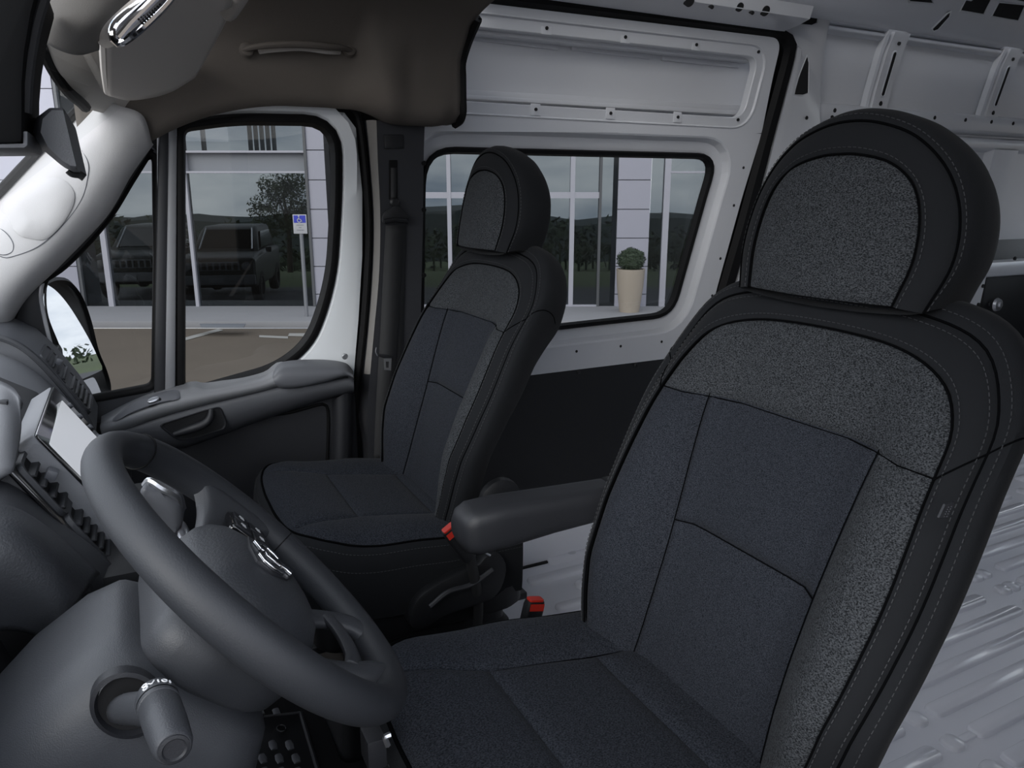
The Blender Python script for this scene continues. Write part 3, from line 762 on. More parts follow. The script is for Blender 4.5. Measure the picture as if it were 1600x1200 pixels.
# ---------------- A pillar trim (pale) with airbag pad and speaker lid
ap = sroot('trim_4', (1.8, .1, -.2), 'pale grey windshield pillar trim with recessed pad', 'pillar trim')
front = [(-60, 372, 1.80), (0, 310, 1.80), (45, 262, 1.80), (90, 215, 1.80), (128, 176, 1.80), (150, 150, 1.80)]
mid1 = [(-55, 440, 1.76), (5, 370, 1.76), (60, 310, 1.76), (110, 255, 1.76), (155, 205, 1.76), (185, 165, 1.765)]
mid2 = [(-40, 520, 1.752), (0, 455, 1.752), (70, 385, 1.752), (130, 315, 1.752), (180, 240, 1.757), (222, 180, 1.765)]
rear = [(-25, 580, 1.79), (25, 475, 1.79), (90, 408, 1.79), (160, 335, 1.79), (200, 270, 1.79), (236, 222, 1.80)]
edge = [(-20, 590, 1.85), (30, 480, 1.85), (95, 412, 1.85), (165, 338, 1.85), (204, 273, 1.85), (238, 224, 1.85)]
net = [front, mid1, mid2, rear, edge]
shell('pillar_shell', net, 'pillar', ap, 34, 40, .005)
# headliner corner that overlaps the pillar (grey shading piece between pillar and header)
N3 = netsurf(pxnet(net), 34, 40)
def on_pillar(u, v):
    """nearest surface point of the pillar trim along the view ray (for applied details)"""
    best = None
    for r in N3:
        for p in r:
            d = p.dot(FW); q = (800+F*p.dot(RT)/d-u)**2+(600-F*p.dot(UP)/d-v)**2
            if best is None or q < best[0]: best = (q, p)
    return AX(u, v, best[1].x)
# recessed oval pad
padpx = [(2, 322), (40, 290), (90, 278), (116, 300), (108, 335), (75, 372), (45, 372), (25, 362)]
pp = catmull([on_pillar(*p) for p in padpx], 40, True)
pc = sum(pp, Vector((0, 0, 0)))/len(pp)
b = B(); b.grid([[p+Vector((-.0045, 0, 0)) for p in pp], [p.lerp(pc, .10)+Vector((-.009, 0, 0)) for p in pp], [p.lerp(pc, .55)+Vector((-.014, 0, 0)) for p in pp]], close_u=True); b.cap([p.lerp(pc, .55)+Vector((-.014, 0, 0)) for p in pp])
b.build('pillar_pad', 'pillar', ap, ang=70)
ln = catmull([on_pillar(*p) for p in ((128, 235), (137, 252), (138, 272), (128, 310), (100, 350), (60, 385), (15, 402), (0, 400))], 50)
B().tube([p+Vector((-.003, 0, 0)) for p in ln], .0009, 5).build('trim_joint', 'plastic_mid', ap)
ln = catmull([on_pillar(*p) for p in ((-10, 352), (8, 362), (20, 378), (20, 392), (8, 398), (-8, 396))], 30)
B().tube([p+Vector((-.003, 0, 0)) for p in ln], .0009, 5).build('trim_joint', 'plastic_mid', ap)
# black edge seal along the windshield side
B().tube(catmull([AX(u-4, v-7, x-.004) for u, v, x in front], 30), .009, 8).build('windshield_seal', 'matte_blk', ap)
B().box(AX(240, 226, 1.892), (.02, .06, .06)).build('aperture_filler', 'seal', ap)
# door aperture seal under the pillar trim
B().tube(catmull([AX(*p) for p in ((12, 560, 1.85), (18, 500, 1.855), (40, 455, 1.86), (100, 415, 1.86), (165, 345, 1.86), (206, 280, 1.86), (236, 232, 1.86))], 40), .008, 8).build('aperture_seal', 'seal', ap)

# ---------------- windshield header: moulded front of the headliner, same cloth lightened to look lit
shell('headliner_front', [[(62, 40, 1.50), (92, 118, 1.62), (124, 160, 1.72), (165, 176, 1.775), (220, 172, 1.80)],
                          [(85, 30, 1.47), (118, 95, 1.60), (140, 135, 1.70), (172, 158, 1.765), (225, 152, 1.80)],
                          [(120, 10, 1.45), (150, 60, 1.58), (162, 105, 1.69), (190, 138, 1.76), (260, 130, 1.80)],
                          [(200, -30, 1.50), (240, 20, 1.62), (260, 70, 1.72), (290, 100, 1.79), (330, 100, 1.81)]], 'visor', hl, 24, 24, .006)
# black printed border of the windshield at the header
B().tube(catmull([AX(*p) for p in ((58, 55, 1.52), (80, 105, 1.60), (104, 140, 1.66), (126, 160, 1.70), (134, 168, 1.72))], 20), .010, 8).build('windshield_border', 'matte_blk', hl)

# overhead console with the chrome-edged lamp
oc0 = thing('overhead_console', (1.06, .02, .15), 'taupe overhead console with chrome-rimmed map lamp beside the sun visor', 'overhead console')
b = B(); rr = []
for pxs in ([(66, 40, 1.02), (80, 66, 1.02), (118, 80, 1.02), (152, 72, 1.02)], [(75, -20, .98), (100, 20, .98), (130, 40, .98), (158, 36, .98)], [(95, -70, .95), (130, -30, .95), (170, -10, .95), (215, -18, .95)]):
    rr.append([AX(*p) for p in pxs])
b.grid(netsurf(rr, 16, 16)); b.build('console_front', 'pillar_taupe', oc0, solid=.010, ang=70)
hp = catmull([AX(*p) for p in ((151, 60, 1.0), (152, 32, 1.0), (178, 8, .99), (215, -20, .98), (262, -22, .98), (252, 8, .98), (215, 45, .99), (176, 74, 1.0), (158, 74, 1.0))], 40, True)
b = B(); b.grid([hp, [p+Vector((.03, .0, .02)) for p in hp]], close_u=True); b.cap(hp); b.cap([p+Vector((.03, .0, .02)) for p in hp]); b.build('lamp_housing', 'visor', oc0, bevel=.004, ang=50)
lp = catmull([AX(*p) for p in ((178, 62, .985), (180, 38, .985), (215, 8, .975), (262, -26, .965), (272, -14, .965), (255, 10, .97), (220, 44, .975), (190, 66, .985))], 40, True)
B().tube(lp, .0045, 8, close=True).build('chrome_rim', 'chrome', oc0)
lc = sum(lp, Vector((0, 0, 0)))/len(lp)
b = B(); b.cap([p.lerp(lc, .1)+Vector((.004, 0, 0)) for p in lp]); b.build('lamp_lens', mat('clear_lamp_lens', (.55, .55, .57), .12, metal=.5), oc0)
b = B(); b.tube([AX(186, 58, .975), AX(205, 35, .97), AX(250, -10, .962)], .004, 8); b.build('chrome_bar', 'chrome', oc0)
for i in range(9):
    t = i/8; p = AX(220+30*t, 33-26*t, .966); B().lathe(p, (1, 0, 0), [(.0012, 0), (.0012, .004)], 8).build('lens_dot', 'hole', oc0)

# ---------------- sun visor, folded up against the header
sv = thing('sun_visor', (1.35, -.08, .2), 'pale taupe passenger sun visor folded up beside the map lamp', 'sun visor')
vn = [[(160, 22, 1.12), (225, -8, 1.12), (300, -28, 1.12), (358, -34, 1.12)],
      [(163, 70, 1.30), (225, 50, 1.30), (295, 28, 1.30), (352, 14, 1.30)],
      [(165, 110, 1.46), (222, 98, 1.46), (285, 80, 1.46), (330, 62, 1.46)],
      [(169, 143, 1.61), (205, 150, 1.63), (258, 140, 1.62), (300, 116, 1.60)]]
rowsv = netsurf(pxnet(vn), 24, 24)
b = B(); b.grid(rowsv); vpn = b.build('visor_panel', 'visor', sv, solid=.016, ang=70)
edge_loop = rowsv[-1]
B().tube(rowsv[-1], .0075, 8).build('visor_hem', 'visor', sv); B().tube([r[0] for r in rowsv], .0075, 8).build('visor_hem', 'visor', sv); B().tube([r[-1] for r in rowsv], .0075, 8).build('visor_hem', 'visor', sv)
# end of the second visor / trim horn at the top edge
hn = thing('visor_clip', (1.25, -.15, .25), 'pale taupe visor clip on the headliner at the top edge', 'clip')
b = B(); cp = [AX(*p) for p in ((333, -22, 1.28), (338, 0, 1.28), (346, 22, 1.28), (354, 31, 1.28), (364, 28, 1.28), (376, 12, 1.28), (398, -22, 1.28))]
cp = catmull(cp, 26); b.grid([cp, [p+Vector((-.012, 0, -.003)) for p in cp], [p+Vector((.05, 0, .03)) for p in cp]][::-1]); b.cap([p+Vector((-.012, 0, -.003)) for p in cp]); b.build('clip_body', 'visor', hn, solid=.003)

# ---------------- rear-view mirror on its sensor housing
rm = thing('rear_view_mirror', (.90, .06, .0), 'dark grey rear-view mirror hanging from the windshield', 'mirror')
MX = .86
face = [(100, 168), (122, 266)]        # glass edge, seen nearly edge on
Pt, Pb = AX(98, 168, MX), AX(121, 266, MX)
fu = (Pb-Pt)                            # mirror height direction
prof_back = [(0, 0), (-.012, .004), (-.024, .16), (-.030, .40), (-.026, .66), (-.014, .90), (-.006, .99), (0, 1.0)]
b = B(); rows = []
for k, (dx, sc) in enumerate(((-.008, .88), (-.004, .97), (.01, 1.0), (.08, 1.04), (.15, 1.04), (.225, 1.0), (.24, .97), (.245, .88))):
    rows.append([Pt+fu*(.5+(t-.5)*sc)+Vector((dx, -by*(1 if .005 < dx < .23 else .75), 0)) for by, t in prof_back])
b.grid(rows, close_u=True); b.cap(rows[0]); b.cap(rows[-1]); b.build('mirror_housing', 'dash', rm, ang=50)
q0, q1 = Pt+fu*.04, Pt+fu*.96
b = B(); b.prism([q0+Vector((.006, .006, 0)), q1+Vector((.006, .006, 0)), q1+Vector((.234, .006, 0)), q0+Vector((.234, .006, 0))], (0, -.003, -.0008)); b.build('mirror_glass', 'mirror', rm, bevel=.001)
B().tube(catmull([AX(107, 266, MX+.06), AX(113, 271, MX+.06), AX(124, 273, MX+.06), AX(132, 278, MX+.06)], 14), .004, 8).build('dimmer_lever', 'plastic_blk', rm)
B().tube(catmull([AX(30, 200, MX+.06), AX(52, 198, MX+.06), AX(60, 199, MX+.06), AX(68, 199, MX+.06)], 14), [.022]*5+[.018, .015, .012, .009, .008, .007, .006, .006, .006], 12).build('mirror_arm', 'matte_blk', rm)
sh = thing('sensor_housing', (.9, .12, .0), 'black sensor housing at the top centre of the windshield', 'housing')
b = B(); poly = [AX(u, v, .82) for u, v in ((-60, -40), (66, -40), (50, 20), (40, 80), (36, 130), (36, 224), (-60, 226))]
b.prism(poly, (.16, 0, 0)); b.build('housing_body', 'matte_blk', sh, bevel=.006, ang=30)
b = B(); poly = [AX(u, v, .825) for u, v in ((-60, 226), (36, 224), (36, 205), (43, 205), (43, 227), (38, 231), (-60, 232))]
b.prism(poly, (.15, 0, 0)); b.build('housing_rim', 'plastic_mid', sh, bevel=.001)
B().tube(catmull([AX(*p) for p in ((72, -20, .84), (56, 30, .84), (46, 80, .84), (40, 130, .84), (38, 176, .84))], 20), .006, 8).build('housing_bezel', 'plastic_dk', sh)

# windshield glass
ws = [[Vector((1.74, .62, -.34)), Vector((1.74, -.02, .17))], [Vector((1.3, .80, -.34)), Vector((1.3, .03, .24))], [Vector((.9, .84, -.34)), Vector((.9, .05, .26))], [Vector((.45, .76, -.34)), Vector((.45, .02, .23))], [Vector((.15, .60, -.34)), Vector((.15, -.03, .17))]]
b = B(); b.grid([[a.lerp(c, t/6) for t in range(7)] for a, c in ws])
struct(b.build('window_1', 'glass_ws'), 'clear windshield in front of the dashboard', 'windshield')

# ---------------- B pillar trim
DX = 1.86
bp_ = sroot('trim_5', (1.85, -.62, -.5), 'black door pillar trim carrying the passenger seat belt', 'pillar trim')
def zc(v, u=620): return AX(u, v, DX).z
lefte = [(572, 188), (578, 250), (584, 340), (582, 430), (575, 520), (567, 600), (564, 650), (570, 690), (575, 760)]
lm = [(588, 188), (590, 250), (594, 340), (592, 430), (584, 520), (577, 600), (574, 650), (582, 700), (590, 760)]
rt_ = [(664, 186), (662, 250), (661, 340), (659, 430), (657, 520), (655, 600), (652, 650), (650, 700), (648, 760)]
b = B(); rows = []
for l, m_, r in zip(lefte, lm, rt_):
    a_, m2, r_ = AX(*l, DX-.005), AX(*m_, DX-.045), AX(*r, DX-.045)
    rows.append([a_+Vector((.03, 0, 0)), a_, a_.lerp(m2, .5)+Vector((-.008, 0, 0)), m2, m2.lerp(r_, .2), m2.lerp(r_, .8), r_, r_+Vector((.05, -.01, 0))])
rows = [catmull([rows[i][j] for i in range(len(rows))], 40) for j in range(8)]
b.grid([[rows[j][i] for j in range(8)] for i in range(40)]); b.build('pillar_shell', 'plastic_dk', bp_, ang=50)
b = B(); b.grid([[rows[j][i]+Vector((-.0012, 0, 0)) for j in (1, 2, 3)] for i in range(27)]); b.build('pillar_edge', 'pillar_taupe', bp_, ang=60)
XB = DX-.047
def quad(nm, px, X, m, par, d=.004, bev=.0015): return B().prism([AX(u, v, X) for u, v in px], (d, 0, 0)).build(nm, m, par, bevel=bev)
quad('anchor_cover', [(600, 210), (631, 210), (632, 232), (601, 233)], XB-.002, 'plastic_blk', bp_, .006, .004)
quad('adjuster_slot', [(608, 250), (621, 250), (621, 312), (608, 312)], XB-.001, 'seal', bp_, .004)
for v in (255, 328, 430): B().lathe(AX(662, v, DX-.05), (-1, 0, 0), [(.006, 0), (.006, .004)], 10).build('pillar_screw', 'seal', bp_)
# rubber seal between door frame and pillar
B().tube(catmull([AX(*p, DX+.004) for p in ((400, 161), (480, 161), (535, 163), (552, 172), (561, 190), (569, 250), (576, 348), (574, 425), (567, 520), (558, 600), (552, 680), (548, 760))], 50), .009, 8).build('door_seal', 'seal', bp_)

# ---------------- seat belt
sb = thing('seat_belt', (1.80, -.60, -1.0), 'black passenger seat belt hanging down the door pillar', 'seat belt')
XS = DX-.058
def ribbon(nm, cl, w, X, m='webbing', par=sb, th=.0016):
    b = B(); P = [AX(u, v, x) for u, v, x in cl]; P = catmull(P, 30)
    b.grid([[p+Vector((0, w/2, 0)), p+Vector((-.001, 0, 0)), p+Vector((0, -w/2, 0))] for p in P]); return b.build(nm, m, par, solid=th)
ribbon('webbing', [(617, 352, XS), (613, 420, XS), (609, 500, XS), (604, 580, XS-.002), (600, 650, XS-.004), (597, 720, XS-.01)], .046, XS)
ribbon('webbing', [(622, 352, XS+.006), (620, 440, XS+.007), (617, 550, XS+.006), (612, 640, XS+.004)], .040, XS)
ribbon('webbing', [(615, 262, XS+.010), (615, 315, XS+.006)], .014, XS)
dr = catmull([AX(u, v, XS-.004) for u, v in ((596, 345), (599, 332), (612, 323), (618, 321), (628, 327), (637, 338), (637, 350), (631, 349), (618, 347), (602, 350))], 40, True)
b = B(); b.grid([dr, [p+Vector((-.006, 0, 0)) for p in dr]], close_u=True); b.cap([p+Vector((-.006, 0, 0)) for p in dr]); b.cap(dr); b.build('guide_loop', 'plastic_blk', sb, bevel=.002, ang=50)
B().tube([AX(600, 346, XS-.010), AX(618, 343, XS-.012), AX(636, 345, XS-.010)], .006, 8).build('guide_bar', 'plastic_blk', sb)
B().lathe(AX(616, 316, XS), (-1, 0, 0), [(.012, 0), (.012, .006), (.008, .010)], 14).build('guide_bolt', 'plastic_blk', sb)
quad('tongue_grip', [(589, 552), (614, 556), (614, 560), (600, 560), (590, 556)], XS-.006, 'plastic_blk', sb, .008)
b = B(); o4 = [AX(u, v, XS-.006) for u, v in ((600, 560), (612, 560), (611, 579), (601, 578))]; i4 = [AX(u, v, XS-.006) for u, v in ((603, 565), (608.5, 565), (608, 575), (603.5, 575))]
b.grid([o4, i4, [p+Vector((.003, 0, 0)) for p in i4], [p+Vector((.003, 0, 0)) for p in o4]], close_u=True, close_v=True); b.build('tongue_plate', 'satin', sb, smooth=False)
B().tube(catmull([AX(588, 543, XS-.004), AX(587, 550, XS-.004), AX(590, 556, XS-.004)], 8), .0015, 6).build('tongue_stop', 'plastic_mid', sb)
# ================================================================== FRONT PASSENGER DOOR
pd = sroot('door_2', (1.88, -.25, -1.0), 'front passenger door with quarter light, window and dark grey trim panel', 'door')
DW = 1.885
def DYZ(u, v, X=DW): p = AX(u, v, X); return Vector((p.y, p.z))
def dwp(yz, off=0.): return Vector((DW-.05*max(0, yz[1]+.40)*.9+off, yz[0], yz[1]))
def DPX(u, v):
    X = DW
    for _ in range(8): p = AX(u, v, X); X = dwp((p.y, p.z)).x
    return Vector((p.y, p.z))
# main side glass
mw = rpoly([DPX(288, 203), DPX(370, 192), DPX(520, 194), DPX(521, 300), DPX(514, 420), DPX(500, 480), DPX(478, 535), DPX(430, 572), DPX(288, 612)], [.015, .05, .07, .06, .06, .05, .06, .05, .01], 5)
mwc = Vector((DPX(400, 400)))
qw = rpoly([DPX(241, 240), DPX(243, 400), DPX(240, 603), DPX(140, 622), DPX(60, 640), DPX(60, 450), DPX(150, 335), DPX(205, 262)], [.02, .02, .02, .02, .02, .05, .05, .02], 5)
qwc = DPX(185, 470)
fr_out = [DPX(271, 190), DPX(330, 176), DPX(420, 170), DPX(500, 171), DPX(538, 176), DPX(556, 200), DPX(566, 300), DPX(566, 400), DPX(560, 500), DPX(553, 585), DPX(553, 640), DPX(272, 690)]
b = B(); loops(b, mwc, [(fr_out, .02), (fr_out, -.0), (grow(mw, .055), -.012), (grow(mw, .026), -.012), (grow(mw, .020), -.004), (grow(mw, .016), .012)], 90, wf=dwp); b.build('door_frame', 'paint_out', pd, ang=35)
b = B(); loops(b, mwc, [(grow(mw, .020), -.010), (grow(mw, .014), -.016), (grow(mw, .002), -.014), (grow(mw, -.002), .002), (grow(mw, -.004), .016)], 90, wf=dwp); b.build('window_seal', 'seal', pd, ang=60)
b = B(); loops(b, mwc, [(grow(mw, .004), .012), ([mwc+(Vector(p)-mwc)*.02 for p in mw], .012)], 60, cap=True, wf=dwp); b.build('side_glass', 'glass_side', pd, smooth=False)
# quarter light
q_out = [DPX(228, 222), DPX(262, 250), DPX(268, 300), DPX(264, 600), DPX(262, 660), DPX(40, 700), DPX(20, 660), DPX(20, 470), DPX(90, 400), DPX(165, 320), DPX(200, 260)]
b = B(); loops(b, qwc, [(q_out, .02), (q_out, -.004), (grow(qw, .012), -.006), (grow(qw, .006), .0), (grow(qw, .002), .014)], 80, wf=dwp); b.build('quarter_frame', 'plastic', pd, ang=40)
b = B(); loops(b, qwc, [(grow(qw, .010), -.008), (grow(qw, .004), -.010), (grow(qw, -.004), -.004), (grow(qw, -.005), .014)], 80, wf=dwp); b.build('quarter_seal', 'seal', pd, ang=60)
b = B(); loops(b, qwc, [(grow(qw, .003), .010), ([qwc+(Vector(p)-qwc)*.02 for p in qw], .010)], 60, cap=True, wf=dwp); b.build('quarter_glass', 'glass_side', pd, smooth=False)
# divider post: dark strip, pale strip
def strip_post(nm, u0, u1, m, off, v0=192, v1=640):
    n = 12; rows = []
    for i in range(n+1):
        v = v0+(v1-v0)*i/n; t = i/n
        a_, c_ = DPX(u0[0]+(u0[1]-u0[0])*t, v), DPX(u1[0]+(u1[1]-u1[0])*t, v)
        rows.append([dwp(a_, off+.02), dwp(a_, off+.002), dwp(a_.lerp(c_, .12), off), dwp(a_.lerp(c_, .88), off), dwp(c_, off+.002), dwp(c_, off+.02)])
    b = B(); b.grid(rows); return b.build(nm, m, pd, ang=60)
strip_post('divider_seal', (247, 240), (264, 258), 'plastic_dk', -.018)
strip_post('divider_strip', (263, 257), (276, 273), 'ledge', -.020)
# black triangle that carries the mirror
tri = [AX(u, v, DW-.022) for u, v in ((18, 560), (22, 500), (40, 455), (82, 405), (66, 440), (64, 470), (74, 520), (90, 570), (100, 620), (40, 640))]
B().prism(tri, (.03, 0, 0)).build('mirror_base', 'plastic_dk', pd, bevel=.004)
B().tube(catmull([AX(u, v, DW-.024) for u, v in ((84, 404), (68, 436), (64, 462), (68, 490), (80, 540), (95, 590))], 20), .004, 8).build('base_bead', 'paint', pd)

# ---------- inner trim panel
PX_ = 1.845
low = [AX(u, v, PX_) for u, v in ((60, 668), (140, 662), (240, 640), (330, 618), (430, 600), (552, 590))]
b = B(); rows = []
for t, X in ((0, PX_), (.15, PX_-.004), (.5, PX_+.0), (.8, PX_+.004), (1, PX_+.01)):
    rows.append([Vector((X, p.y, p.z*(1-t)+(-1.02)*t)) for p in low])
b.grid(netsurf(rows, 24, 24)); b.build('door_panel', 'plastic_dk', pd, solid=.006)
# upper roll: long soft ledge under the glass running up to the rear pad
top = [(158, 656), (200, 634), (245, 616), (300, 602), (322, 604), (370, 596), (412, 585), (436, 571), (470, 566)]
fro = [(156, 668), (200, 650), (247, 634), (300, 620), (330, 613), (370, 606), (412, 597), (436, 588), (470, 584)]
bot = [(160, 684), (202, 668), (250, 650), (300, 636), (330, 628), (370, 619), (412, 609), (436, 602), (470, 598)]
rows = [[AX(u, v-6, PX_+.04) for u, v in top], [AX(u, v, PX_-.005) for u, v in top], [AX(u, v+4, PX_-.045) for u, v in top], [AX(u, v, PX_-.075) for u, v in fro], [AX(u, v, PX_-.070) for u, v in bot], [AX(u, v+5, PX_-.02) for u, v in bot], [AX(u, v+4, PX_+.01) for u, v in bot]]
R4 = netsurf(rows, 26, 40); b = B(); b.grid(R4); b.cap([r[0] for r in R4]); b.cap([r[-1] for r in R4]); roll = b.build('door_ledge', 'ledge', pd, ang=60)  # ledge colour raised to carry light from above
sw = [AX(*p) for p in ((177, 656, PX_-.066), (205, 634, PX_-.055), (245, 618, PX_-.052), (275, 611, PX_-.05), (281, 618, PX_-.062), (279, 626, PX_-.076), (250, 632, PX_-.076), (210, 646, PX_-.076), (182, 660, PX_-.076))]
sc_ = catmull(sw, 40, True); cc_ = sum(sc_, Vector((0, 0, 0)))/40
b = B(); b.grid([[p+Vector((-.001, 0, .0035)) for p in sc_], [p.lerp(cc_, .06)+Vector((-.002, 0, .0055)) for p in sc_]], close_u=True); b.cap([p.lerp(cc_, .06)+Vector((-.002, 0, .0055)) for p in sc_]); b.build('switch_plate', 'plastic_mid', roll, ang=60)
se = [cc_+Vector((-.004, 0, .006))+Vector((0, -.010, 0))+(AX(262, 622, PX_-.064)-AX(236, 630, PX_-.064))*.55*math.cos(2*PI*k/20)+Vector((.5, 0, .35)).normalized()*.010*math.sin(2*PI*k/20) for k in range(20)]
B().prism(se, (-.001, 0, .002)).build('switch_well', 'hole', roll)
se2 = [Vector(p).lerp(se[0].lerp(se[10], .5), .35)+Vector((-.002, -.003, .004)) for p in se]
B().prism(se2, (-.001, 0, .004)).build('window_switch', 'satin', roll, bevel=.001)
# rear arm pad
top = [(428, 578), (440, 567), (470, 563), (510, 563), (540, 568), (552, 580)]
mid = [(426, 590), (440, 580), (470, 576), (510, 576), (540, 579), (552, 586)]
bot = [(430, 600), (442, 604), (470, 602), (510, 594), (540, 586), (552, 590)]
rows = [[AX(u, v, PX_+.035) for u, v in top], [AX(u, v, PX_-.03) for u, v in top], [AX(u, v, PX_-.085) for u, v in mid], [AX(u, v, PX_-.088) for u, v in bot], [AX(u, v+3, PX_-.06) for u, v in bot]]
R5 = netsurf(rows, 22, 30); b = B(); b.grid(R5); b.cap([r[0] for r in R5]); b.cap([r[-1] for r in R5]); b.build('arm_pad', 'plastic_mid', pd, ang=60)
# middle armrest body with pull-handle recess
up_ = [(172, 676), (210, 664), (250, 651), (300, 637), (350, 625), (400, 613), (440, 604), (500, 597), (548, 590), (553, 596)]
lo_ = [(178, 690), (215, 695), (250, 697), (285, 698), (330, 684), (385, 664), (440, 645), (500, 626), (540, 616), (553, 612)]
rows = []
for t, dx in ((-.02, -.02), (0, -.060), (.25, -.068), (.55, -.066), (.85, -.052), (1, -.03), (1.06, .01)):
    rows.append([AX(a[0]*(1-t)+c_[0]*t, a[1]*(1-t)+c_[1]*t, PX_+dx) for a, c_ in zip(up_, lo_)])
R6 = netsurf(rows, 24, 44); b = B(); b.grid(R6); b.cap([r[0] for r in R6]); b.cap([r[-1] for r in R6]); arm = b.build('armrest_body', 'dash', pd, ang=60)
hrec = rpoly([AX(u, v, 0.0+PX_-.07).yz for u, v in ((246, 664), (318, 641), (345, 634), (355, 660), (352, 670), (300, 686), (276, 688))], .012, 4)
hb = [Vector((PX_-.0705, p.x, p.y)) for p in hrec]; hcn = sum(hb, Vector((0, 0, 0)))/len(hb)
b = B(); b.grid([[p for p in hb], [p.lerp(hcn, .04)+Vector((-.003, 0, 0)) for p in hb], [p.lerp(hcn, .10)+Vector((.0005, 0, 0)) for p in hb]], close_u=True); b.build('handle_bezel', 'plastic_dk', arm, ang=60)
b = B(); b.cap([p.lerp(hcn, .10)+Vector((.0005, 0, 0)) for p in hb]); b.build('handle_well', 'plastic_blk', arm)
hpts = catmull([AX(*p) for p in ((272, 679, PX_-.073), (300, 670, PX_-.083), (320, 662, PX_-.085), (328, 652, PX_-.082), (330, 640, PX_-.074))], 24)
B().tube(hpts, [.006+.004*math.sin(PI*i/23) for i in range(24)], 10).build('door_handle', 'plastic_dk', arm)
# pocket outline and rear column of the trim
gr = catmull([AX(*p, PX_-.008) for p in ((400, 652), (450, 645), (500, 632), (510, 634), (513, 650), (512, 700), (508, 760))], 30)
B().tube(gr, .004, 8).build('panel_groove', 'seal', pd)
col = [[AX(u, v, PX_+.005) for u, v in ((516, 628), (516, 690), (512, 780))], [AX(u, v, PX_-.035) for u, v in ((526, 622), (526, 690), (522, 780))], [AX(u, v, PX_-.040) for u, v in ((542, 612), (541, 690), (536, 780))], [AX(u, v, PX_-.01) for u, v in ((552, 600), (551, 690), (546, 780))]]
b = B(); b.grid(netsurf(col, 16, 20)); b.build('trim_column', 'plastic_dk', pd, ang=60)
# bright inner flange of the door opening and its screw
B().lathe(AX(539, 557, DW-.030), (-1, 0, 0), [(.008, 0), (.006, .004)], 12).build('frame_screw', 'satin', pd)

# ---------------- exterior mirror
em = thing('side_mirror', (2.10, .12, -.5), 'black exterior side mirror with two mirror glasses outside the passenger door', 'side mirror')
MN = Vector((.62, 1, -.12))
def mpl(u, v, yo=0.): return AP(u, v, Vector((2.06, .11, -.35))+MN.normalized()*yo, MN)
mdir = MN.normalized()
ho = catmull([mpl(u, v) for u, v in ((64, 446), (72, 436), (88, 433), (106, 438), (124, 462), (138, 500), (150, 548), (163, 580), (170, 605), (168, 622), (152, 638), (130, 634), (108, 600), (85, 540), (66, 490))], 70, True)
hc = sum(ho, Vector((0, 0, 0)))/70
b = B(); rr = [[p.lerp(hc, .10)-mdir*.002 for p in ho], [p.lerp(hc, .05)-mdir*.010 for p in ho], [p.lerp(hc, .0)-mdir*.004 for p in ho], [p+mdir*.03 for p in ho], [p.lerp(hc, .06)+mdir*.075 for p in ho], [p.lerp(hc, .3)+mdir*.115 for p in ho]]
b.grid(rr, close_u=True); b.cap(rr[-1]); b.cap(rr[0])
b.build('mirror_housing', 'plastic_blk', em, ang=50)
up_px = [(66, 446), (76, 447), (92, 460), (112, 486), (138, 530), (156, 568), (159, 574), (155, 580), (120, 595), (114, 591), (100, 562), (84, 524), (70, 486)]
b = B(); b.prism(catmull([mpl(u, v, -.005) for u, v in up_px], 60, True), -mdir*.002); b.build('mirror_glass', 'mirror', em)
lo_px = [(118, 601), (142, 590), (147, 592), (153, 604), (157, 618), (148, 626), (128, 622), (120, 612)]
b = B(); b.prism(catmull([mpl(u, v, -.005) for u, v in lo_px], 30, True), -mdir*.002); b.build('mirror_glass', 'mirror', em)
B().box(hc+Vector((-.10, .05, -.03)), (.16, .05, .09)).build('mirror_foot', 'plastic_blk', em, bevel=.015)
# core of the door pillar behind the trim
B().box((1.915, -.575, -.40), (.05, .22, 1.30)).build('pillar_core', 'seal', bp_)

# ---------------- driver door (window down: the view is taken through it) and the rear doors, all out of frame
dd = sroot('door_3', (.12, 0, -1.15), 'driver door with its window rolled down, just below the viewpoint', 'door')
B().box((.12, -.02, -.80), (.10, .96, .70)).build('door_panel', 'plastic_dk', dd, bevel=.02)
B().box((.12, -.49, -.12), (.06, .07, .70)).build('window_post', 'plastic_dk', dd, bevel=.01)
B().box((.14, -.24, .235), (.06, .52, .06)).build('window_header', 'plastic_dk', dd, bevel=.01)
B().tube([(.13, .46, -.44), (.13, .22, -.10), (.14, .02, .235)], .035, 8).build('front_post', 'plastic_dk', dd)
rd = sroot('wall_rear', (1.0, -4.1, -1.07), 'black trimmed rear doors of the load space', 'rear doors')
for x0, x1 in ((.06, 1.0), (1.01, 1.96)):
    B().box(((x0+x1)/2, -4.1, -.66), (x1-x0, .05, .84)).build('door_panel', 'plastic_blk', rd, bevel=.01)
    B().box(((x0+x1)/2, -4.1, .50), (x1-x0, .05, .48)).build('door_top', 'paint', rd, bevel=.01)
    for xx in (x0+.06, x1-.06): B().box((xx, -4.1, .0), (.12, .05, .52)).build('window_post', 'paint', rd)
    B().box(((x0+x1)/2, -4.1, .0), (x1-x0-.2, .006, .52)).build('window_glass', 'glass_ws', rd)
